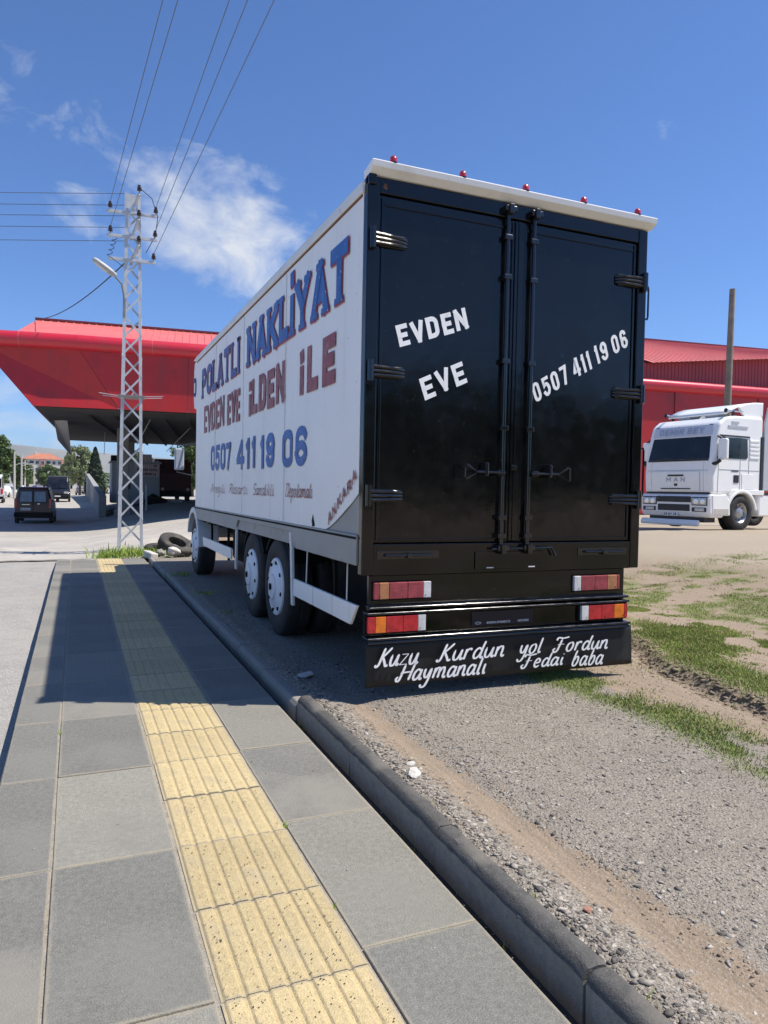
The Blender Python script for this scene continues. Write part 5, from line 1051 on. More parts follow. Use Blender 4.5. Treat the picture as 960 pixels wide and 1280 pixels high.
# low barrier tube, tyres and a step in front of the booth
b = tag(MB().tube([(0, 0, 0), (0, 0, 1.5)], .05, 10).build('marker_post', 'galvanised', smooth=True), 'thin grey marker post standing before the booth', 'post'); b.location = (3.75, 44, float(base_z(np.array(3.75), np.array(44.))))
b = MB().box(-.7, .7, -.25, .25, 0, .28).build('concrete_step', 'concrete_pale', bevel=.03); b.location = (5.75, 49.6, bz - .02); tag(b, 'low pale concrete step beside the booth', 'step')
lump('tarp_heap', (4.75, 48.9, bz + .2), (.75, .35, .42), 'black_matte', 'dark heap covered with tarp leaning against the booth', 'heap', 13)
# dark red lorry parked under the canopy
lor = tag(empty('parked_lorry', (6.35, 52.2, bz - .05)), 'dark red lorry parked in the shade under the canopy', 'truck')
cb = MB().prism([(0, .7), (0, 2.0), (.25, 2.9), (2.0, 2.95), (2.0, .7)], 0, -1.1, 1.1).build('cab', 'old_red_truck', lor, bevel=.08)
MB().box(-1.15, 1.15, 2.2, 8.5, 1.0, 3.1).build('cargo_body', 'old_red_truck', lor, bevel=.03)
for k in range(6): MB().box(-1.18, 1.18, 2.18, 8.52, 1.25 + k * .3, 1.31 + k * .3).build('side_slat', 'old_red_truck', lor)
MB().add([(-.95, .0, 1.95), (.95, .0, 1.95), (.9, .235, 2.75), (-.9, .235, 2.75)], [(0, 1, 2, 3)]).build('windscreen', 'glass_dark', lor, solid=.03)
MB().box(-1.1, 1.1, -.12, .1, .45, .85).build('bumper', 'black_matte', lor, bevel=.04)
for x in (-.85, .85): MB().tube([(x, -.14, .95), (x, .02, .95)], .11, 12).build('headlight', 'headlamp', lor)
for x in (-.95, .95):
    for y in (1.0, 6.6): MB().lathe(tyre_prof(.48, .27, .27), 0, (x, y, .48), 20).build('wheel', 'tyre_rubber', lor, smooth=True)
b = MB().box(-2.6, 2.6, -.2, .2, 0, 1.0).box(-2.6, 2.6, -.22, -.2, .55, .68).build('concrete_barrier', 'concrete_pale', bevel=.06); b.location = (13.4, 62.5, .55); tag(b, 'pale concrete barrier in sunlight seen beneath the truck mirror', 'barrier')

# ------------------------------------------------------------------ retaining wall beside the road
wall = tag(empty('retaining_wall', (1.35, 46, -.5)), 'long rough concrete retaining wall between road and forecourt', 'wall')
ws = np.linspace(44.8, 116, 13)
for a, b in zip(ws[:-1], ws[1:]):
    za, zb = .95 + (a - 44.8) * .036, .95 + (b - 44.8) * .036
    mb = MB().add([(1.22, a + .01, -.7), (1.62, a + .01, -.7), (1.62, b - .01, -.7), (1.22, b - .01, -.7), (1.22, a + .01, za), (1.62, a + .01, za), (1.62, b - .01, zb), (1.22, b - .01, zb)], [(0, 3, 2, 1), (4, 5, 6, 7), (0, 1, 5, 4), (1, 2, 6, 5), (2, 3, 7, 6), (3, 0, 4, 7)])
    mb.build('wall_bay', 'concrete', wall, world=True, bevel=.02)
# ------------------------------------------------------------------ timber pole behind the white tractor
wp = tag(MB().tube([(21.6, 19.35, .4), (21.62, 19.38, 5), (21.72, 19.42, 9.05)], [.14, .125, .10], 12).build('timber_pole', 'pole_wood', smooth=True), 'bare weathered timber pole rising behind the white tractor unit', 'pole')

# ------------------------------------------------------------------ white tractor unit (front faces left)
trac = tag(empty('tractor_unit', (16.26, 15.02, float(ground_z(16.26, 16.0)) - .01), math.radians(5)), 'white long-haul tractor unit parked facing left on the dirt yard', 'truck')
def A(mb, name, mat, parent=trac, **k): return mb.build(name, mat, parent, **k)
WD = 2.44
body = A(MB().prism([(.06, 1.02), (.02, 1.60), (.05, 1.98), (.20, 2.70), (.30, 3.02), (.55, 3.20), (.95, 3.27), (2.22, 3.29), (2.22, 1.05)], 1, .03, WD - .03), 'cab_body', 'cab_white', bevel=.085, seg=4)
# windscreen, lying on the raked front
def fx(z): return np.interp(z, [1.02, 1.60, 1.98, 2.70, 3.02, 3.2], [.06, .02, .05, .20, .30, .55])
def front_patch(y0, y1, z0, z1, off=.008, n=5, y0t=None, y1t=None):
    y0t = y0 if y0t is None else y0t; y1t = y1 if y1t is None else y1t
    return MB().grid([[(fx(z) - off, ya + (yb - ya) * t, z) for t in (0, .5, 1)] for z, ya, yb in [(z0 + (z1 - z0) * k, y0 + (y0t - y0) * k, y1 + (y1t - y1) * k) for k in np.linspace(0, 1, n)]])
A(front_patch(.15, WD - .15, 2.02, 2.66, .006, 5, .22, WD - .22), 'windscreen', 'glass_dark', solid=.004)
A(front_patch(.20, WD - .20, 2.695, 2.99, .022, 4), 'sun_visor', 'visor_band', solid=.012)
vd = V3((fx(2.98) - fx(2.72), 0, .26)); vd /= np.linalg.norm(vd)
lettering('DEMİR BEY', (fx(2.72) - .026, WD - .42, 2.75), (0, -1, 0), vd, 1.55, .19, .038, 'visor_text', body, (-.95, 0, .3), gap=.30, jit=.003, world=False, lift=.004)
for y0 in (.5, 1.2): A(MB().tube([(.0, y0 + .75, 2.03), (-.01, y0 + .1, 2.06)], .012, 6), 'wiper', 'cab_black')
A(front_patch(.16, WD - .16, 1.965, 2.015, .02, 3), 'scuttle_strip', 'cab_black', solid=.01)
# upper grille lid, badge and slots
lid = A(front_patch(.42, WD - .42, 1.12, 1.66, .018, 5), 'grille_lid', 'cab_white', solid=.014)
lettering('M A N', (fx(1.4) - .040, 1.56, 1.375), (0, -1, 0), (0, 0, 1), .66, .13, .03, 'mirror_grey', lid, (-1, 0, 0), gap=.2, jit=0, world=False, lift=.002)
A(MB().box(fx(1.52) - .05, fx(1.52) - .015, .95, 1.50, 1.53, 1.58), 'badge_slot', 'cab_black', lid); A(MB().box(fx(1.28) - .05, fx(1.28) - .016, 1.17, 1.27, 1.25, 1.32), 'badge', 'cab_black', lid)
A(MB().box(fx(1.16) - .055, fx(1.16) - .015, .72, 1.75, 1.155, 1.185), 'lid_slot', 'cab_black', lid)
A(MB().box(fx(1.06) - .02, fx(1.06) + .03, .12, WD - .12, 1.025, 1.075), 'bonnet_gap', 'cab_black')
bump_ = A(MB().prism([(.02, .36), (-.05, .50), (-.06, .90), (.0, 1.02), (.55, 1.02), (.55, .36)], 1, .0, WD), 'bumper', 'cab_white', bevel=.06, seg=3)
for z0, z1, y0, y1 in ((.78, .95, .62, WD - .62), (.53, .72, .66, WD - .66)):
    A(MB().box(-.075, -.052, y0, y1, z0, z1), 'grille_slot', 'cab_black', bump_, bevel=.008)
for y0, s in ((.08, 1), (WD - .60, -1)):
    hl = A(MB().box(-.076, .06, y0 - .01, y0 + .53, .69, .94), 'headlight', 'cab_black', bump_, bevel=.03); A(MB().box(-.083, -.05, y0 + .015, y0 + .505, .715, .915), 'lamp_glass', 'headlamp', hl, bevel=.02)
    for q_ in (.14, .36): A(MB().lathe([(.085, 0), (.07, -.006), (.001, .004)], 0, (-.085, y0 + q_, .815), 14), 'reflector', 'chrome', hl, smooth=True)
    A(MB().box(-.074, -.045, y0 + .03, y0 + .50, .52, .64), 'fog_surround', 'cab_black', bump_, bevel=.01); A(MB().box(-.082, -.06, y0 + .08, y0 + .40, .535, .625), 'fog_lamp', 'headlamp', bump_, bevel=.01)
pl = A(MB().box(-.085, -.06, 1.05, 1.55, .375, .485), 'number_plate', 'car_white', bump_, bevel=.004)
lettering('06 BY 35', (-.085, 1.53, .395), (0, -1, 0), (0, 0, 1), .44, .07, .016, 'cab_black', pl, (-1, 0, 0), gap=.3, jit=0, world=False, lift=.002)
A(MB().prism([(-.10, .10), (-.12, .18), (-.06, .28), (.0, .28), (.0, .12)], 1, .35, WD - .05), 'bumper_lip', 'cab_white', bevel=.02)
A(MB().box(.06, .5, .25, WD - .25, .22, .36), 'under_beam', 'cab_black')
# near side: door, window, step box, wheel arch
A(MB().prism([(.34, 2.04), (.52, 2.62), (1.18, 2.64), (1.18, 2.04)], 1, .018, .034), 'side_window', 'glass_dark')
A(MB().prism([(1.20, 2.04), (1.20, 2.64), (1.50, 2.62), (1.54, 2.10), (1.48, 2.04)], 1, .018, .034), 'rear_side_window', 'glass_grey')
A(MB().box(.30, 1.60, .012, .03, 2.66, 2.70), 'window_gutter', 'cab_black')
for k in range(5): A(MB().box(1.62, 2.05, .008, .036, 2.06 + k * .12, 2.13 + k * .12), 'side_louvre', 'cab_white', bevel=.02)
for (a, b) in (((.28, 1.05), (.30, 2.0)), ((1.22, 1.15), (1.22, 2.03)), ((1.60, 1.15), (1.60, 2.65))): A(MB().bar((a[0], .026, a[1]), (b[0], .026, b[1]), .010, .012), 'door_seam', 'cab_grey')
A(MB().box(.30, 2.1, .022, .031, 1.72, 1.735), 'door_crease', 'cab_grey'); A(MB().box(.95, 1.17, .012, .034, 1.36, 1.58), 'door_handle', 'cab_black', bevel=.02); A(MB().box(.85, 1.15, .020, .030, 1.68, 1.71), 'model_badge', 'cab_black')
A(MB().box(1.30, 1.85, .018, .030, 1.18, 1.62), 'storage_lid', 'cab_white', bevel=.02)
A(MB().box(2.10, 2.24, .010, WD - .01, 1.10, 2.72), 'rear_gap_strip', 'cab_black', bevel=.02)
st = A(MB().prism([(.06, .42), (.02, 1.0), (.62, 1.03), (.78, .80), (.80, .42)], 1, -.02, .34), 'step_box', 'cab_white', bevel=.03); A(MB().box(.10, .72, -.026, .0, .44, .62), 'step_tread', 'concrete_pale', st, bevel=.01)
wy = -0.0
A(MB().lathe([(.575, .0), (.585, -.018), (.66, -.018), (.67, .0), (.67, .36), (.575, .36), (.575, .0)], 1, (1.32, .0, .50), 22, math.radians(8), math.radians(176)), 'wheel_arch', 'cab_white', bevel=.02, smooth=True)
A(MB().prism([(.70, .80), (.78, 1.02), (.90, 1.16), (2.30, 1.16), (2.30, .92), (1.93, .92), (1.86, 1.0), (1.60, 1.12), (1.32, 1.165), (1.04, 1.11), (.82, .93)][:3] + [(2.30, 1.16), (2.30, 1.02), (1.72, 1.02), (1.52, 1.10), (1.32, 1.13), (1.12, 1.10), (.90, 1.0), (.76, .80)], 1, .0, .34), 'arch_top', 'cab_white', bevel=.012)
A(MB().lathe([(.58, .06), (.02, .06)], 1, (1.32, .30, .50), 22), 'arch_well', 'cab_black')
def trac_wheel(c, s, R=.50):
    wh = A(MB().lathe(tyre_prof(R, .30, R * .58), 1, c, 36), 'wheel', 'tyre_rubber', smooth=True)
    rm = A(MB().lathe([(R * .60, .40 * .3 * s), (R * .56, .36 * .3 * s), (R * .50, .15 * .3 * s), (R * .36, .05 * .3 * s), (R * .30, .30 * .3 * s), (R * .16, .38 * .3 * s), (.001, .40 * .3 * s)], 1, c, 30), 'rim', 'wheel_alloy', wh, smooth=True)
    mb = MB()
    for k in range(10):
        a = k * math.pi / 5; q = (c[0] + R * .43 * math.cos(a), c[1] + .10 * .3 * s, c[2] + R * .43 * math.sin(a)); q2 = (q[0], q[1] + s * .012, q[2]); mb.tube([q, q2], .028, 8)
    A(mb, 'rim_hole', 'cab_black', rm)
trac_wheel((1.32, .16, .50), -1); trac_wheel((1.32, WD - .16, .50), 1); trac_wheel((4.95, .2, .50), -1); trac_wheel((4.95, WD - .2, .50), 1)
A(MB().box(2.10, 4.2, .02, .30, .40, 1.02), 'side_tank_cover', 'cab_white', bevel=.04); A(MB().box(2.10, 4.2, .014, .03, 1.03, 1.10), 'tank_gap', 'cab_black')
A(MB().box(2.3, 6.2, .75, 1.7, .55, .95), 'chassis', 'cab_black', bevel=.02)
A(MB().prism([(2.26, 1.15), (2.26, 3.10), (2.40, 3.60), (2.95, 3.62), (2.95, 1.15)], 1, .02, .07), 'side_fairing', 'cab_grey', bevel=.02); A(MB().prism([(2.26, 1.15), (2.26, 3.10), (2.40, 3.60), (2.95, 3.62), (2.95, 1.15)], 1, WD - .07, WD - .02), 'side_fairing', 'cab_grey', bevel=.02)
# trailer behind, cut by the picture edge
A(MB().box(2.28, 2.9, .08, WD - .08, 1.2, 2.9), 'back_box', 'cab_grey', bevel=.03)
# roof deflector on two feet, air horns, lamp
df = A(MB().grid([[(x, .14 + .10 * max(0, 1.5 - x) + (WD - .28 - .20 * max(0, 1.5 - x)) * t, z) for t in np.linspace(0, 1, 7)] for x, z in ((.78, 3.36), (.98, 3.47), (1.25, 3.58), (1.55, 3.66), (1.9, 3.71), (2.32, 3.73))]), 'roof_deflector', 'cab_white', solid=.05, smooth=True)
A(MB().prism([(1.50, 3.27), (1.22, 3.53), (1.55, 3.63), (1.9, 3.68), (2.30, 3.70), (2.30, 3.27)], 1, .12, .20), 'deflector_side', 'cab_white', df, bevel=.01); A(MB().prism([(1.50, 3.27), (1.22, 3.53), (1.55, 3.63), (1.9, 3.68), (2.30, 3.70), (2.30, 3.27)], 1, WD - .20, WD - .12), 'deflector_side', 'cab_white', df, bevel=.01)
for y in (.75, 1.7): A(MB().prism([(.88, 3.25), (.80, 3.36), (1.15, 3.45), (1.45, 3.44), (1.2, 3.25)], 1, y - .22, y + .22), 'deflector_foot', 'cab_grey', df, bevel=.02)
for y, x0 in ((.10, .62), (WD - .35, .50)):
    h = A(MB().lathe([(.062, 0), (.045, .05), (.026, .14), (.02, .30), (.018, .75), (.001, .76)], 0, (x0, y, 3.40), 14), 'air_horn', 'chrome', smooth=True); A(MB().lathe([(.052, .02), (.001, .03)], 0, (x0, y, 3.40), 14), 'horn_mouth', 'cab_black', h); A(MB().box(x0 + .3, x0 + .36, y - .02, y + .02, 3.22, 3.40), 'horn_bracket', 'cab_black', h)
for y in (.28, WD - .28): A(MB().box(.26, .33, y - .06, y + .06, 2.985, 3.01), 'marker_lamp', 'cab_black', bevel=.01)
A(MB().box(.65, 1.5, .012, .035, 2.92, 2.98), 'side_sticker', 'cab_grey'); A(MB().box(.80, 1.1, .010, .035, 3.05, 3.10), 'side_sticker', 'cab_grey')
A(MB().prism([(.20, 2.0), (.36, 2.0), (.54, 2.64), (.40, 2.66)], 1, .008, .0175), 'window_pillar', 'cab_black', bevel=.003)
for (ya, yb) in ((.30, .305), (WD - .305, WD - .30)): A(front_patch(ya, yb, 1.1, 1.95, .010, 4), 'panel_gap', 'cab_grey', solid=.004)
A(front_patch(.16, WD - .16, 1.69, 1.705, .012, 2), 'panel_gap', 'cab_grey', solid=.004)
for y_ in (.75, 1.65): A(MB().lathe([(.001, -.14), (.11, -.10), (.13, 0), (.11, .12), (.05, .2)], 2, (.62, y_, 2.22), 12), 'seat_headrest', 'old_red_truck', smooth=True)
# mirrors
for s, y in ((-1, -.12), (1, WD + .12)):
    mr = A(MB().box(.20, .34, y - .15, y + .13, 1.98, 2.58), 'mirror', 'cab_white', bevel=.05, seg=3); A(MB().box(.335, .352, y - .12, y + .10, 2.02, 2.54), 'mirror_glass', 'glass_dark', mr)
    A(MB().tube([(.26, y, 2.56), (.25, y - s * .16, 2.66)], .03, 8), 'mirror_arm', 'cab_black', mr); A(MB().tube([(.18, y, 1.98), (.12, y - s * .1, 1.88), (.10, y - s * .22, 1.88)], .05, 8), 'mirror_arm', 'cab_black', mr)

# ------------------------------------------------------------------ cars (lofted bodies)
def car(name, loc, rz, label, L, W, prof, paint, rear=True, group=None, plate=None, cat='car', detail=True):
    """prof: stations along y from tail (0) to nose (1): (y, floor, belt, roof, roof half width)"""
    t = tag(empty(name, loc, rz), label, cat, group); rings = []
    for (y, f, b, r, rw) in prof:
        hw = W / 2 * (1 if .06 < y < .94 else .93); yy = y * L
        rings.append([(-hw * .94, yy, f), (-hw, yy, f + .18), (-hw, yy, b * .75 + f * .25), (-hw * .97, yy, b), (-rw, yy, r), (rw, yy, r), (hw * .97, yy, b), (hw, yy, b * .75 + f * .25), (hw, yy, f + .18), (hw * .94, yy, f)])
    mb = MB().grid([r + [r[0]] for r in rings]); mb.add(rings[0], [tuple(range(10))]); mb.add(rings[-1], [tuple(range(10))]); mb.build('body', paint, t, smooth=True, bevel=.03)
    rear_w = W * .97 / 2; st = {p[0]: p for p in prof}; cab_ = [p for p in prof if p[3] - p[2] > .25]
    def at(y):
        ys = [p[0] for p in prof]; return [np.interp(y, ys, [p[k] for p in prof]) for k in range(1, 5)]
    ya, yb = cab_[0][0], cab_[-1][0]
    for s in (-1, 1):
        n = 3; e = np.linspace(ya + .03, yb - .02, n + 1)
        for a, b in zip(e[:-1], e[1:]):
            q = []
            for y, k in ((a + .008, .06), (b - .008, .06), (b - .008, .86), (a + .008, .86)):
                f, be, ro, rw = at(y); x = rear_w + (rw - rear_w) * k; q.append((s * (x + .012), y * L, be + (ro - be) * k))
            MB().add(q, [(0, 1, 2, 3)]).build('side_window', 'glass_dark', t)
    return t
def wheels(t, L, W, ys, R=.31):
    for y in ys:
        for s in (-1, 1):
            w = MB().lathe(tyre_prof(R, .2, R * .6), 0, (s * (W / 2 - .09), y * L, R), 24).build('wheel', 'tyre_rubber', t, smooth=True); MB().lathe([(R * .62, s * .095), (R * .3, s * .07), (.001, s * .09)], 0, (s * (W / 2 - .09), y * L, R), 20).build('rim', 'wheel_alloy', w, smooth=True)
gzf = lambda x, y: float(base_z(np.array(float(x)), np.array(float(y))))
# dark people carrier, seen from behind
MPV = [(0, .32, .98, 1.02, .70), (.004, .30, 1.06, 1.80, .66), (.03, .28, 1.08, 1.88, .70), (.30, .26, 1.06, 1.90, .72), (.62, .26, 1.04, 1.86, .70), (.80, .26, 1.02, 1.06, .66), (.97, .30, .86, .90, .6), (1, .36, .70, .74, .55)]
cx0, cy0 = -2.02, 41.3
mpv = car('people_carrier', (cx0, cy0, gzf(cx0, cy0)), math.radians(-1.5), 'dark people carrier seen from behind in the canopy shade', 4.3, 1.80, MPV, 'car_navy')
wheels(mpv, 4.3, 1.80, (.2, .8), .32)
for x0, x1 in ((-.60, -.06), (.06, .60)):
    MB().add([(x0, -.035, 1.14), (x1, -.035, 1.14), (x1 * .95, .012, 1.66), (x0 * .95, .012, 1.66)], [(0, 1, 2, 3)]).build('rear_window', 'car_window', mpv, solid=.012)
MB().box(-.012, .012, -.03, .0, .5, 1.76).build('door_seam', 'black_matte', mpv)
for s in (-1, 1): MB().box(min(s * .74, s * .87), max(s * .74, s * .87), -.03, .06, .80, 1.30).build('tail_light', 'lens_red', mpv, bevel=.02)
MB().box(-.88, .88, -.09, .10, .34, .60).build('rear_bumper', 'black_matte', mpv, bevel=.04)
pl = MB().box(-.58, -.10, -.05, -.03, .70, .82).build('number_plate', 'car_white', mpv, bevel=.005); lettering('06 ACK 41', (-.56, -.05, .725), (1, 0, 0), (0, 0, 1), .44, .07, .016, 'cab_black', pl, (0, -1, 0), gap=.3, jit=0, world=False)
MB().box(.20, .32, -.04, -.02, 1.0, 1.06).build('emblem', 'chrome', mpv, bevel=.01); MB().box(-.52, -.15, -.035, -.02, .98, 1.01).build('model_badge', 'chrome', mpv)
for s in (-1, 1): MB().box(min(s * .92, s * 1.10), max(s * .92, s * 1.10), 2.75, 2.85, 1.06, 1.24).build('mirror', 'car_navy', mpv, bevel=.03)
# minibus coming towards the viewer
VAN = [(0, .35, 1.2, 2.2, .84), (.02, .30, 1.25, 2.42, .86), (.5, .28, 1.22, 2.48, .88), (.74, .28, 1.20, 2.42, .86), (.86, .28, 1.16, 1.30, .80), (.98, .34, .98, 1.02, .74), (1, .42, .80, .84, .7)]
vx, vy = -1.62, 82.0
van = car('minibus', (vx, vy + 0, gzf(vx, vy)), math.radians(180), 'dark blue minibus with pale roof driving towards the camera', 5.6, 2.2, VAN, 'car_navy', cat='minibus')
wheels(van, 5.6, 2.2, (.2, .82), .36)
MB().add([(-.90, 4.86, 1.34), (.90, 4.86, 1.34), (.80, 4.20, 2.32), (-.80, 4.20, 2.32)], [(0, 1, 2, 3)]).build('windscreen', 'glass_dark', van, solid=.03)
MB().box(-.88, .88, .1, 4.1, 2.47, 2.52).build('roof_panel', 'car_silver', van, bevel=.02)
for s in (-1, 1): MB().box(min(s * .55, s * .95), max(s * .55, s * .95), 5.42, 5.62, .82, 1.02).build('headlight', 'headlamp', van, bevel=.03); MB().box(min(s * 1.1, s * 1.3), max(s * 1.1, s * 1.3), 4.5, 4.6, 1.3, 1.65).build('mirror', 'car_navy', van, bevel=.03)
MB().box(-1.0, 1.0, 5.5, 5.72, .36, .62).build('bumper', 'black_matte', van, bevel=.05); MB().box(-.26, .26, 5.72, 5.74, .52, .63).build('number_plate', 'car_white', van); MB().box(-.45, .45, 5.60, 5.66, .82, .96).build('grille', 'cab_black', van, bevel=.02)
# parked cars farther down the street
SED = [(0, .34, .78, .82, .6), (.03, .28, .92, .96, .66), (.18, .26, .94, 1.0, .66), (.32, .24, .94, 1.42, .58), (.56, .24, .92, 1.44, .58), (.72, .24, .90, .96, .66), (.95, .28, .78, .82, .62), (1, .36, .62, .66, .55)]
def far_car(x, y, rz, paint, label):
    t = car('parked_car', (x, y, gzf(x, y)), rz, label, 4.3, 1.76, SED, paint, group='cars parked down the street'); wheels(t, 4.3, 1.76, (.2, .8), .31)
    MB().add([(-.62, 3.05, 1.0), (.62, 3.05, 1.0), (.52, 2.45, 1.40), (-.52, 2.45, 1.40)], [(0, 1, 2, 3)]).build('windscreen', 'glass_dark', t, solid=.02); MB().add([(-.62, .80, 1.02), (.62, .80, 1.02), (.52, 1.35, 1.39), (-.52, 1.35, 1.39)], [(0, 1, 2, 3)]).build('rear_window', 'glass_dark', t, solid=.02)
    for s in (-1, 1): MB().box(min(s * .5, s * .8), max(s * .5, s * .8), 4.15, 4.32, .62, .74).build('headlight', 'headlamp', t, bevel=.02); MB().box(min(s * .55, s * .8), max(s * .55, s * .8), -.02, .1, .66, .80).build('tail_light', 'lens_red', t, bevel=.02)
    return t
far_car(-7.6, 103, math.radians(168), 'car_white', 'white car parked at the left of the street, nearest of the parked row')
far_car(-7.4, 122, math.radians(172), 'car_white', 'second white parked car behind the nearest white one')
far_car(-5.6, 132, math.radians(175), 'car_blue', 'dark blue parked car between white cars down the street')
far_car(-4.6, 120, math.radians(178), 'car_silver', 'silver car parked left of the minibus')
far_car(-2.9, 150, math.radians(178), 'car_white', 'white car farther down the street left of the minibus roof')
far_car(.9, 126, math.radians(2), 'car_silver', 'silver car standing right of the minibus farther down the street')
far_car(2.6, 138, math.radians(4), 'car_red', 'small red car far down the street by the retaining wall')
wv = car('delivery_van', (-6.65, 69, gzf(-6.6, 72)), math.radians(3), 'white delivery van cut by the left picture edge', 5.4, 2.0, VAN, 'car_white', cat='van'); wheels(wv, 5.4, 2.0, (.2, .82), .36)
MB().box(-.85, .85, -.035, .0, 1.35, 2.1).build('rear_window', 'glass_dark', wv); MB().box(-.98, .98, -.1, .08, .36, .6).build('bumper', 'black_matte', wv, bevel=.04)
for s in (-1, 1): MB().box(min(s * .80, s * .98), max(s * .80, s * .98), -.03, .06, .8, 1.25).build('tail_light', 'lens_red', wv, bevel=.02)

# ------------------------------------------------------------------ trees
def tree(name, loc, h, rx, rz_, label, leaf, n, size, shape='round', trunk_h=.3, seed=1, group='trees along the street'):
    r = np.random.default_rng(seed); t = tag(empty(name, loc), label, 'tree', group)
    mb = MB(); top = h * (.8 if shape != 'fir' else .97); mb.tube([(0, 0, 0), (r.normal(0, .05), r.normal(0, .05), top * .4), (r.normal(0, .12), r.normal(0, .12), top)], [h * .022 + .03, h * .016 + .02, .02], 8)
    cl = []
    if shape == 'fir':
        for k in range(34):
            z = h * (.12 + .86 * (k / 33)); rad = rx * (1 - (z / h)) ** .8 * 1.05
            for a in np.linspace(0, 6.28, 7)[:-1] + k * .7: cl.append((math.cos(a) * rad * .62, math.sin(a) * rad * .62, z - .12 * rad, rad * .42, .10 * h / 6))
    else:
        nc = 46 if shape == 'round' else 34
        for k in range(nc):
            while True:
                p = r.uniform(-1, 1, 3)
                if .25 < np.linalg.norm(p) < 1: break
            sx = rx * (1 if shape != 'columnar' else 1); cl.append((p[0] * sx * .82, p[1] * sx * .82, h * trunk_h + rz_ + p[2] * rz_ * .85, r.uniform(.16, .34) * rx, r.uniform(.14, .28) * rz_))
        for k in range(9):
            c = cl[k * 3]; mb.tube([(0, 0, h * trunk_h * r.uniform(.7, 1.1)), (c[0] * .5, c[1] * .5, c[2] * .75), (c[0], c[1], c[2])], [.06 + h * .004, .04, .015], 6)
    mb.build('trunk', 'bark', t, smooth=True); cl = np.array(cl); i = r.integers(0, len(cl), n); d = r.normal(size=(n, 3)); d /= np.linalg.norm(d, axis=1)[:, None]; d *= r.random((n, 1)) ** .45
    c = cl[i][:, :3] + d * np.stack([cl[i][:, 3], cl[i][:, 3], cl[i][:, 4]], 1); s = size * r.uniform(.6, 1.4, (n, 1)); u = r.normal(size=(n, 3)); u /= np.linalg.norm(u, axis=1)[:, None]; w = np.cross(u, r.normal(size=(n, 3))); w /= np.linalg.norm(w, axis=1)[:, None] + 1e-9
    v = np.stack([c - u * s, c + w * s * .55, c + u * s, c - w * s * .55], 1).reshape(-1, 3); f = np.arange(n * 4).reshape(n, 4); o = np_mesh('crown', v, f, leaf, 4); o.parent = t; return t
rz0 = lambda x, y: -.2 if y > 100 else gzf(x, y)
tree('broadleaf_tree', (-8.3, 95, -.2), 7.2, 2.1, 3.2, 'large dense green tree at the left edge of the street', 'leaf_dark', 9000, .17, trunk_h=.14, seed=2)
tree('broadleaf_tree', (-10.6, 104, -.2), 9.0, 2.6, 3.8, 'tallest dark green tree behind the large one at left edge', 'leaf_dark', 7000, .18, trunk_h=.12, seed=3)
tree('broadleaf_tree', (-7.5, 113, -.2), 5.9, 1.0, 2.5, 'slim mid green tree between the concrete lamp posts', 'leaf_mid', 4500, .15, trunk_h=.12, seed=4)
tree('broadleaf_tree', (-8.2, 140, -.2), 6.3, 1.5, 2.6, 'pale small tree behind the lamp posts', 'leaf_mid', 3500, .18, trunk_h=.14, seed=5)
tree('broadleaf_tree', (.55, 125, -.2), 8.2, 2.3, 3.5, 'tall pale green tree beyond the retaining wall', 'leaf_pale', 8000, .19, trunk_h=.16, seed=6)
tree('broadleaf_tree', (-1.6, 150, -.2), 7.6, 1.6, 3.0, 'thin pale tree left of the tall pale green tree', 'leaf_pale', 4000, .20, trunk_h=.18, seed=16)
tree('conifer_tree', (2.35, 104, -.1), 6.7, 1.75, 0, 'dark green conifer beside the pale tree behind the wall', 'leaf_fir', 9000, .16, shape='fir', seed=7)
tree('broadleaf_tree', (-6.3, 190, -.2), 7.2, 3.0, 2.8, 'dark bushy tree in front of the apartment block', 'leaf_dark', 5000, .24, trunk_h=.16, seed=8)
tree('broadleaf_tree', (-13.0, 205, -.2), 6.0, 1.5, 2.6, 'small dark tree at the left corner of the apartment block', 'leaf_dark', 2500, .24, trunk_h=.12, seed=9)
tree('broadleaf_tree', (10.7, 74, .3), 5.6, 2.4, 2.9, 'bright green tree glimpsed beneath the canopy beside the truck', 'leaf_mid', 6500, .17, trunk_h=.14, seed=10)
tree('broadleaf_tree', (8.5, 118, .0), 7.5, 3.0, 3.0, 'green tree behind the booth beyond the canopy', 'leaf_mid', 5000, .2, trunk_h=.14, seed=12)
tree('broadleaf_tree', (24.5, 96, .5), 8.0, 3.4, 3.2, 'round green tree behind the canopy hall', 'leaf_dark', 5000, .22, trunk_h=.14, seed=13)
# far belt of trees closing the horizon
def belt(name, label, xa, xb, y, h, n, seed):
    r = np.random.default_rng(seed); x = r.uniform(xa, xb, n); top = h * (.55 + .45 * vnoise(x, x * 0, seed, 4, .06)); z = r.random(n) ** .7 * top; yy = y + r.normal(0, 6, n)
    c = np.stack([x, yy, z - .2], 1); s = r.uniform(.35, .8, (n, 1)); u = r.normal(size=(n, 3)); u /= np.linalg.norm(u, axis=1)[:, None]; w = np.cross(u, r.normal(size=(n, 3))); w /= np.linalg.norm(w, axis=1)[:, None]
    v = np.stack([c - u * s, c + w * s * .6, c + u * s, c - w * s * .6], 1).reshape(-1, 3); return tag(np_mesh(name, v, np.arange(n * 4).reshape(n, 4), 'leaf_dark', 4), label, 'trees', kind='stuff')
belt('distant_trees', 'belt of trees across the road behind the viewer', -20, 110, -52, 13, 26000, 23)
belt('distant_trees', 'belt of distant trees beyond the street', -190, -28, 330, 8, 16000, 21); belt('distant_trees', 'belt of distant trees behind the canopy building', 4, 300, 330, 9, 20000, 22)
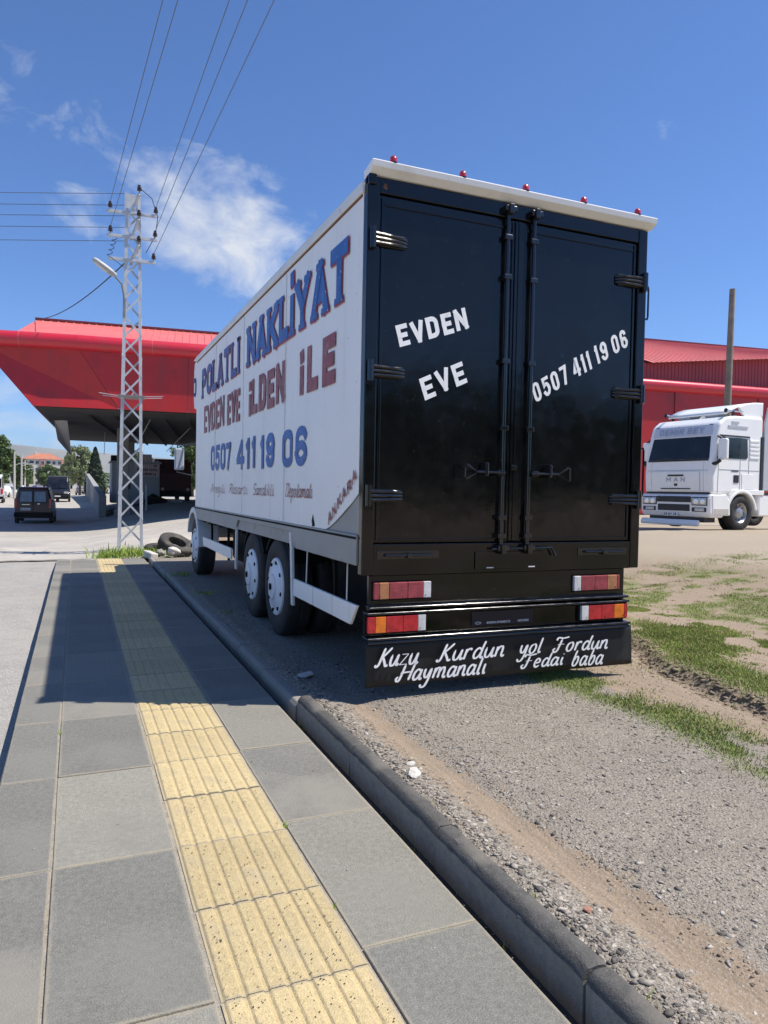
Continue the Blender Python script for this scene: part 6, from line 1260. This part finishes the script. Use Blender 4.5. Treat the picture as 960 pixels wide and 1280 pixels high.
# ------------------------------------------------------------------ street lamp posts and white fence
for k, (x, y, h) in enumerate(((-6.42, 92, 5.3), (-6.2, 100, 5.45), (-7.1, 122, 5.3), (-8.1, 146, 5.4))):
    p = tag(empty('lamp_post', (x, y, -.2)), ('nearest', 'second', 'third', 'farthest')[k] + ' pale concrete lamp post along the left side of the street', 'lamp post', 'lamp posts along the street')
    MB().tube([(0, 0, 0), (0, 0, h)], [.14, .085], 10).build('shaft', 'concrete_pale', p, smooth=True); MB().tube([(0, 0, h * .72), (.5, 0, h * .76), (.9, 0, h * .765)], .035, 6).build('arm', 'concrete_pale', p, smooth=True); MB().box(.8, 1.4, -.1, .1, h * .755, h * .785).build('lamp_head', 'lamp_grey', p, bevel=.02)
fence = tag(empty('garden_wall', (-8.6, 96, -.2)), 'low white garden wall with pillars along the left of the street', 'wall')
for k in range(16):
    y = 66 + k * 5.6; x = -9.3 - .02 * k; MB().box(x - .2, x + .2, y - .2, y + .2, -.2, 1.5).build('pillar', 'house_white', fence, world=True, bevel=.03); MB().box(x - .08, x + .08, y + .22, y + 5.38, -.2, 1.05).build('wall_panel', 'house_white', fence, world=True)
# ------------------------------------------------------------------ apartment block and neighbours
def block(name, loc, rz, W, D, n_st, bays, label, wallm, roofm='roof_tile', accent=None, sth=2.8):
    t = tag(empty(name, loc, rz), label, 'building', 'buildings at the end of the street'); H = n_st * sth + .8
    MB().box(-W / 2, W / 2, 0, D, 0, H).build('wall', wallm, t)
    MB().add([(-W / 2 - .6, -.6, H), (W / 2 + .6, -.6, H), (W / 2 + .6, D + .6, H), (-W / 2 - .6, D + .6, H), (-W / 2 + D * .42, D / 2, H + 2.6), (W / 2 - D * .42, D / 2, H + 2.6)], [(0, 1, 5, 4), (1, 2, 5), (2, 3, 4, 5), (3, 0, 4), (3, 2, 1, 0)]).build('roof', roofm, t)
    bw_ = W / bays
    for b in range(bays):
        xc = -W / 2 + bw_ * (b + .5)
        if accent and b in accent: MB().box(xc - bw_ * .46, xc + bw_ * .46, -.5, -.02, .3, H - .1).build('bay', 'plaster_pink', t)
        for s in range(n_st):
            z = .8 + s * sth + .75; off = -.55 if accent and b in accent else -.05
            if b % 3 == 1 and not (accent and b in accent):
                ba = MB().box(xc - bw_ * .44, xc + bw_ * .44, -1.3, -.02, z - .9, z - .75).box(xc - bw_ * .44, xc + bw_ * .44, -1.3, -1.2, z - .75, z + .15).build('balcony', wallm, t); MB().box(xc - bw_ * .36, xc + bw_ * .36, -.06, -.03, z - .7, z + 1.35).build('balcony_door', 'glass_dark', t)
            else:
                f = MB().box(xc - bw_ * .30, xc + bw_ * .30, off - .04, off, z - .05, z + 1.38).build('window', 'house_white', t); MB().box(xc - bw_ * .25, xc - .04, off - .07, off - .045, z + .02, z + 1.3).box(xc + .04, xc + bw_ * .25, off - .07, off - .045, z + .02, z + 1.3).build('pane', 'glass_dark', f)
    MB().box(-W * .2, -W * .2 + .8, D * .4, D * .4 + .8, H + 1, H + 3.4).build('chimney', 'plaster_cream', t); return t
block('apartment_block', (-12.6, 330, -.2), math.radians(2), 14.6, 11, 4, 7, 'cream four-storey apartment block with red tiled hipped roof', 'plaster_cream', accent=(3,))
block('apartment_block', (-27.5, 372, -.2), math.radians(-4), 12, 11, 4, 4, 'paler apartment block half hidden left behind the red-roofed one', 'house_white')
block('apartment_block', (-3.5, 400, -.2), math.radians(3), 13, 11, 4, 4, 'white apartment block right of the red-roofed one behind pale trees', 'house_white')
# ------------------------------------------------------------------ far hill
hx = np.linspace(-1500, 900, 70); hy = np.linspace(2300, 3600, 30); HX, HY = np.meshgrid(hx, hy, indexing='ij')
ridge = np.exp(-((HY - 2900) / 330) ** 2); HZ = ridge * (150 + 46 * (vnoise(HX, HY, 31, 4, .0022) - .5) - 30 * sm(-300, 500, HX)) - 6
v = np.arange(HX.size).reshape(HX.shape); hf = np.stack([v[:-1, :-1], v[1:, :-1], v[1:, 1:], v[:-1, 1:]], -1).reshape(-1, 4)
hill = np_mesh('hill', np.stack([HX, HY, HZ], -1).reshape(-1, 3), hf, 'hill_soil', 4); hill.data.polygons.foreach_set('use_smooth', np.ones(len(hf), bool)); tag(hill, kind='structure')
# small white houses on the hill foot
for k, (x, y) in enumerate(((-118, 1500), (-96, 1530), (-70, 1480), (-52, 1540), (-150, 1550))):
    t = tag(empty('far_house', (x, y, 8 + 4 * (k % 2))), ('leftmost', 'second', 'middle', 'fourth', 'hindmost')[k] + ' tiny white house at the foot of the far hill', 'building', 'far white houses'); MB().box(-7, 7, 0, 9, -14, 8 + 3 * (k % 3)).build('wall', 'house_white', t); MB().prism([(-7.5, 8 + 3 * (k % 3)), (7.5, 8 + 3 * (k % 3)), (0, 11.5 + 3 * (k % 3))], 1, -.5, 9.5).build('roof', 'roof_tile', t)
# ------------------------------------------------------------------ air
hz_m = bpy.data.materials.new('haze_air'); hz_m.use_nodes = True; hn = hz_m.node_tree.nodes; hn.clear(); ho = hn.new('ShaderNodeOutputMaterial'); hv = hn.new('ShaderNodeVolumePrincipled'); hv.inputs['Density'].default_value = HAZE if 'HAZE' in globals() else .00017; hv.inputs['Color'].default_value = (.80, .88, 1.0, 1); hv.inputs['Anisotropy'].default_value = .2
hz_m.node_tree.links.new(hv.outputs[0], ho.inputs['Volume'])
hzb = MB().box(-3600, 3600, -1300, 5400, -12, 215).build('haze', hz_m); tag(hzb, kind='stuff'); hzb.display_type = 'WIRE'
